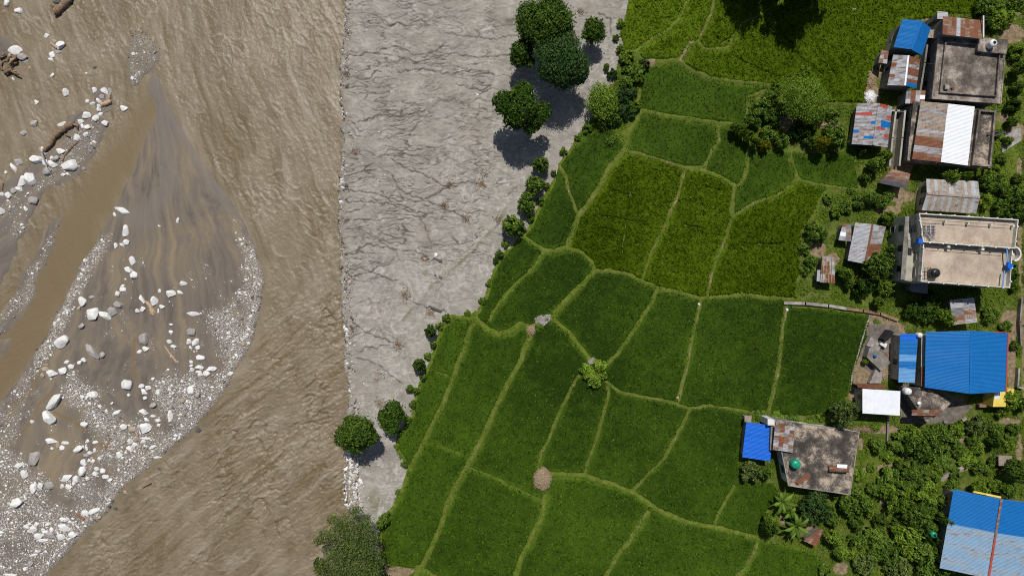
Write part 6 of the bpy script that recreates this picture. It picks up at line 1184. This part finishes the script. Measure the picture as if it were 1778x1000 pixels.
mono('little rust red lean-to in the greenery below the mottled roof house', [(1424, 917), (1429, 920), (1418, 949), (1395, 938)], [2.2, 2.2, 1.9, 1.9], [['rust', 'mixr'], ['rust', 'rust'], ['mixr', 'rust']], WALLG)
tank(1623, 929, 1.2, .55, 1.3, GREENP, 'green water tank left of the two tone blue roof', BLACKP)
mono('small tan slab roof at the right edge amid bushes', [(1734, 791), (1757, 791), (1754, 808), (1734, 808)], [1.8, 1.8, 1.7, 1.7], fill(2, 2, 'tan', 21), STONEW)
# ------------------------------------------------------------------ walls, slabs and small things
def wall_line(pts, w_, h, mat, label, name='wall', cat='wall', z=0.0):
    b = MB()
    for a, c2 in zip(pts[:-1], pts[1:]):
        p, q = P(*a, h)[:2], P(*c2, h)[:2]; d = (q-p)/np.linalg.norm(q-p); n = np.array([-d[1], d[0]])*w_/2; p = p - d*w_*.45
        b.prism([tuple(p+n), tuple(q+n), tuple(q-n), tuple(p-n)], z-.1, z+h)
    return tag(b.build(name, mat), label, cat)
wall_line([(1364, 526), (1400, 527), (1440, 531), (1470, 536)], .5, .5, STONEW, 'pale concrete channel wall between the tall rice and the rightmost paddy', 'channel_wall')
wall_line([(1471, 536), (1500, 540), (1530, 545), (1560, 556)], .45, .45, BRICKM, 'darker broken continuation of the channel wall toward the houses', 'channel_wall')
wall_line([(1775, 520), (1772, 560), (1774, 600)], .3, .9, WALLG, 'thin grey compound wall at the right edge near the shaded shed', 'compound_wall')
wall_line([(1770, 640), (1768, 672), (1778, 674)], .3, .8, STONEW, 'short pale wall end at the right edge beside the broadest blue roof', 'compound_wall')
wall_line([(1612, 66), (1606, 110), (1598, 160)], .3, 2.0, WALLG, 'grey yard wall running down between the blue roof and the large concrete roof', 'compound_wall')
wall_line([(1556, 192), (1550, 240), (1545, 288)], .3, 1.6, WALLC, 'left cream yard wall between the patchwork roof and the rust and white roof', 'compound_wall')
wall_line([(1572, 192), (1567, 240), (1562, 288)], .3, 1.8, WALLC, 'right cream yard wall between the patchwork roof and the rust and white roof', 'compound_wall')
wall_line([(1546, 192), (1572, 193)], .3, 1.6, WALLC, 'short cream cross wall at the top of the narrow yard', 'compound_wall')
wall_line([(1727, 200), (1718, 292)], .4, 2.0, WALLG, 'dark yard wall right of the rust and white roof', 'compound_wall')
wall_line([(1510, 548), (1494, 600), (1480, 650), (1478, 668)], .22, .35, STONEW, 'low curved stone edging between the rightmost paddy and the yard', 'stone_edging', 'edging')
wall_line([(1545, 690), (1542, 735), (1541, 768)], .25, .5, WALLG, 'short garden wall below the plain white roof', 'garden_wall')
wall_line([(1632, 832), (1655, 820), (1676, 809)], .6, .3, STONEW, 'rough stone garden path edge among the bottom bushes', 'stone_path', 'path')
def slab(pts, z, mat, label, name='stone_slab', cat='stone slab', z0=0.0): return tag(MB().prism(px_poly(pts, z), z0, z).build(name, mat), label, cat)
slab([(928, 553), (936, 548), (944, 546), (956, 546), (955, 556), (944, 566), (936, 560), (930, 562)], .35, STONEW, 'broken grey slab at the paddy corner, next to the straw heap')
slab([(1020, 626), (1030, 620), (1037, 624), (1033, 631), (1022, 632)], .35, STONEW, 'grey slab above the yellowish bush in mid paddies')
slab([(1762, 224), (1772, 222), (1774, 244), (1740, 266), (1741, 240)], .25, STONEW, 'tan and black patch of concrete at the right edge of the village')
slab([(1522, 638), (1532, 645), (1530, 665), (1510, 665)], 1.0, STONEW, 'pale grey slab above the brown red lean-to strip')
slab([(1512, 585), (1522, 592), (1515, 603), (1504, 600)], .4, STONEW, 'first tilted yard slab beside the rightmost paddy'); slab([(1522, 593), (1531, 599), (1524, 612), (1515, 604)], .35, STONEW, 'second yard slab, just right of the first tilted one')
slab([(1518, 604), (1536, 614), (1546, 630), (1530, 644), (1505, 620), (1510, 604)], 1.6, WALLG, 'grey block roofed pen in the yard left of the blue annex', 'animal_pen', 'pen'); slab([(1546, 573), (1553, 577), (1541, 592), (1534, 589)], 1.8, BLACKP, 'long dark cover lying in the yard above the pen', 'dark_cover', 'cover')
slab([(1530, 592), (1541, 597), (1538, 604), (1528, 598)], .8, WALLW, 'small white trough in the yard below the dark cover', 'trough', 'trough')
slab([(1751, 452-8), (1754, 444), (1754, 446), (1751, 446)], .1, STONEW, 'x') if False else None
for (u, v, L, lb) in ((760, 451, 1.5, 'upper dark plank half buried in the silt'), (761, 480, 1.3, 'lower dark plank stub half buried in the silt below the upper one'), (757, 537, 1.9, 'dark bent plank beside the paddy corner on the silt')):
    b = MB(); p = P(u, v, .1); b.bar(p + [-L/2, L*.18, -.1], p + [L/2, -L*.18, .05], .35, .28); tag(b.build('buried_plank', ROCKM['d']), lb, 'plank')
for (u, v, r, lb, mt) in ((756, 443, .45, 'pale boulder just above the upper dark plank', 'w'), (737, 449, .4, 'tan stone left of the upper dark plank', 't'), (829, 165, .3, 'small pale stone on the upper silt left of the many lobed tree', 'w'), (655, 656, .5, 'pale domed stone on the lower silt', 'g'), (884, 33, .95, 'mud covered round boulder left of the broad dark tree', 'g'), (692, 685, .55, 'mud coated stone ring end near the ragged tree', 'g'), (1366, 538, .35, 'white broken stone at the top of the last bund', 'w'), (1176, 690, .3, 'pale stone at the lower end of the middle bund', 't'), (1213, 528, .28, 'pale stone at the upper end of the middle bund', 'w'), (1480, 17, .5, 'grey boulder standing in the top right rice', 'g')):
    o = link('boulder', ROCKP[int(u) % 14]); o.scale = (r, r*.85, r*.7); p = P(u, v, .1); o.location = (p[0], p[1], (-.1 if u < 1040 else .25)); o.material_slots[0].link = 'OBJECT'; o.material_slots[0].material = ROCKM[mt]; tag(o, lb, 'boulder')
# straw heaps
def heap(u, v, rx, ry, h, n, mat, label, name='straw_heap', cat='straw heap', z=0.1, sz=.45):
    p = P(u, v, h*.5); rs = np.random.default_rng(int(u)); V = IV3.copy(); V = V*(1 + .22*fbm(V[:, 0]*2+u, V[:, 1]*2+V[:, 2], 9, 3))[:, None]; V[:, 2] = np.maximum(V[:, 2], -.05)
    V = V*[rx*.1, ry*.1, h]; k = len(V); q = rs.integers(0, k, n); a = rs.uniform(0, 6.28, n); l = sz*rs.uniform(.5, 1.2, n); c = V[q] + rs.normal(size=(n, 3))*[.12, .12, .05] + [0, 0, .05]
    d = np.stack([np.cos(a)*l, np.sin(a)*l, rs.uniform(-.15, .15, n)], -1); s = np.stack([-np.sin(a), np.cos(a), 0*a], -1)*.035
    V2 = np.stack([c-d/2-s, c-d/2+s, c+d/2], 1).reshape(-1, 3); F = IF3.tolist() + (np.arange(len(V2)).reshape(-1, 3) + k).tolist()
    return tag(link(name, np_mesh(name, np.vstack([V, V2]), F, [mat]), None, (p[0], p[1], z)), label, cat)
m = Mat('dry_straw'); STRAW = m.out(m.ramp(m.noise(6, 5, .75), [(0.3, (0.14, 0.095, 0.055)), (0.5, (0.29, 0.215, 0.135)), (0.7, (0.44, 0.35, 0.24))]), .95)
heap(942, 831, 14, 19, 1.3, 2600, STRAW, 'large tan straw heap standing in the lower paddies'); heap(923, 573, 7, 7, .6, 500, STRAW, 'small straw heap beside the broken grey slab')
heap(1528, 665-20, 13, 14, .5, 900, STRAW, 'yellowish plant litter heap in the yard above the brown red strip', 'litter_heap', 'litter heap')
heap(1511, 168, 9, 10, .5, 500, WHITEP, 'heap of white shells and rubble above the patchwork roof', 'rubble_heap', 'rubble heap', sz=.25); heap(1512, 135, 8, 15, .4, 700, STRAW, 'brown litter strip above the white rubble heap', 'litter_heap', 'litter heap'); heap(1440, 218, 14, 6, .4, 600, STRAW, 'brown litter patch left of the patchwork roof', 'litter_heap', 'litter heap')
heap(1500, 728+18, 22, 4, .4, 700, EARTH, 'reddish earth bank below the plain white roof', 'earth_bank', 'earth bank')
for i, (u, v) in enumerate(((838, 297), (842, 303), (836, 318), (780, 322), (770, 357), (810, 378), (703, 511), (712, 518), (745, 545), (690, 600), (655, 652), (866, 382), (1008, 22), (617, 265), (830, 330), (695, 508))):
    pass
N = 1100; cs = [(840, 300, 7), (835, 320, 9), (780, 322, 6), (770, 357, 7), (810, 380, 8), (704, 512, 10), (746, 543, 8), (690, 600, 7), (657, 652, 7), (866, 382, 8), (1008, 22, 8), (616, 262, 8), (738, 448, 6), (597, 380, 8), (660, 700, 8), (612, 570, 6), (600, 130, 7), (605, 490, 10)]
x = []; y = []
for u, v, r in cs: x += list((rng.normal(u, r*.6, 60)-889)*.1); y += list((500-rng.normal(v, r*.6, 60))*.1)
x = np.array(x); y = np.array(y); n = len(x); a = rng.uniform(0, 6.28, n); l = rng.uniform(.12, .55, n); c = np.stack([x, y, -.02 + rng.uniform(-.05, .12, n)], -1); d = np.stack([np.cos(a)*l, np.sin(a)*l, rng.uniform(-.05, .12, n)], -1); s = np.stack([-np.sin(a), np.cos(a), 0*a], -1)*.035; up_ = np.array([0, 0, .05])
V = np.stack([c-d/2-s, c-d/2+s, c-d/2+up_, c+d/2], 1).reshape(-1, 3); b_ = np.arange(n)[:, None]*4; F = np.concatenate([b_ + [0, 1, 3], b_ + [1, 2, 3], b_ + [2, 0, 3]])
tag(link('flood_debris', np_mesh('flood_debris', V, F, [WOODB])), 'small clumps of brown twigs and debris left on the grey silt by the flood', 'debris', kind='stuff')
YR = random.Random(5)
for i, (u, v, z, sx, sy, h, mt, lb, nm, ct) in enumerate([
  (1520, 618, 1.6, .5, .5, .35, 'blue', 'small blue basin on the pen roof', 'basin', 'basin'), (1540, 616, .05, .35, .35, .4, 'red', 'orange red bucket beside the pen', 'bucket', 'bucket'),
  (1596, 700, 3.2, .6, .4, .3, 'white', 'white washing tub on the yard roof', 'tub', 'tub'), (1655, 153, 4.4, .5, .4, .25, 'rust', 'small rusty tin beside the vent on the top concrete roof', 'tin', 'tin'),
  (1493, 832, .05, .5, .2, .05, 'bluel', 'pale turquoise cloth strip lying on grass right of the mottled roof', 'cloth', 'cloth'), (1608, 245, 3.4, .2, .5, .1, 'rust', 'rust brown strip on the ledge left of the rust and white roof', 'metal_strip', 'metal strip'),
  (1675, 728, .05, .8, .5, .4, 'tan', 'tan crate below the yard roof', 'crate', 'crate'), (1642, 733, .05, .6, .6, .5, 'dull', 'dark drum among bushes below the yard roof', 'drum', 'drum')]):
    p = P(u, v, z + h); o = empty(nm, (p[0], p[1], z)); tag(o, lb, ct)
    if nm in ('cloth', 'metal_strip', 'crate', 'tin'):
        MB().box((p[0], p[1], z), sx, sy, h, .6).build('body', SH[mt], o); MB().box((p[0]+.02, p[1], z+h), sx*.8, sy*.7, .03, .75).build('top', SH[mt], o)
    else:
        b = MB(); b.tube([(p[0], p[1], z), (p[0], p[1], z+h)], [sx*.42, sx*.5], 14); b.build('body', SH[mt], o, True); b = MB(); b.tube([(p[0], p[1], z+h), (p[0], p[1], z+h+.04)], [sx*.53, sx*.53], 14); b.build('rim', SH[mt], o, True)
# clothes lines and power wires
def line(a, za, b, zb, lb):
    q0, q1 = P(*a, za), P(*b, zb); pts = [q0*(1-t) + q1*t - [0, 0, 1.2*t*(1-t)] for t in np.linspace(0, 1, 9)]; m_ = MB(); m_.tube(pts, .025, 5); return tag(m_.build('wire', IRON), lb, 'wire')
line((1600, 672), 3.6, (1645, 700), 3.4, 'thin wire over the yard roof from the broadest blue roof')
line((1720, 235), 4.0, (1745, 228), 3.0, 'thin wire from the rust and white roof to the tan concrete patch')
line((1607, 110), 4.0, (1636, 110), 4.6, 'thin wire between the patched roof house and the large concrete roof')
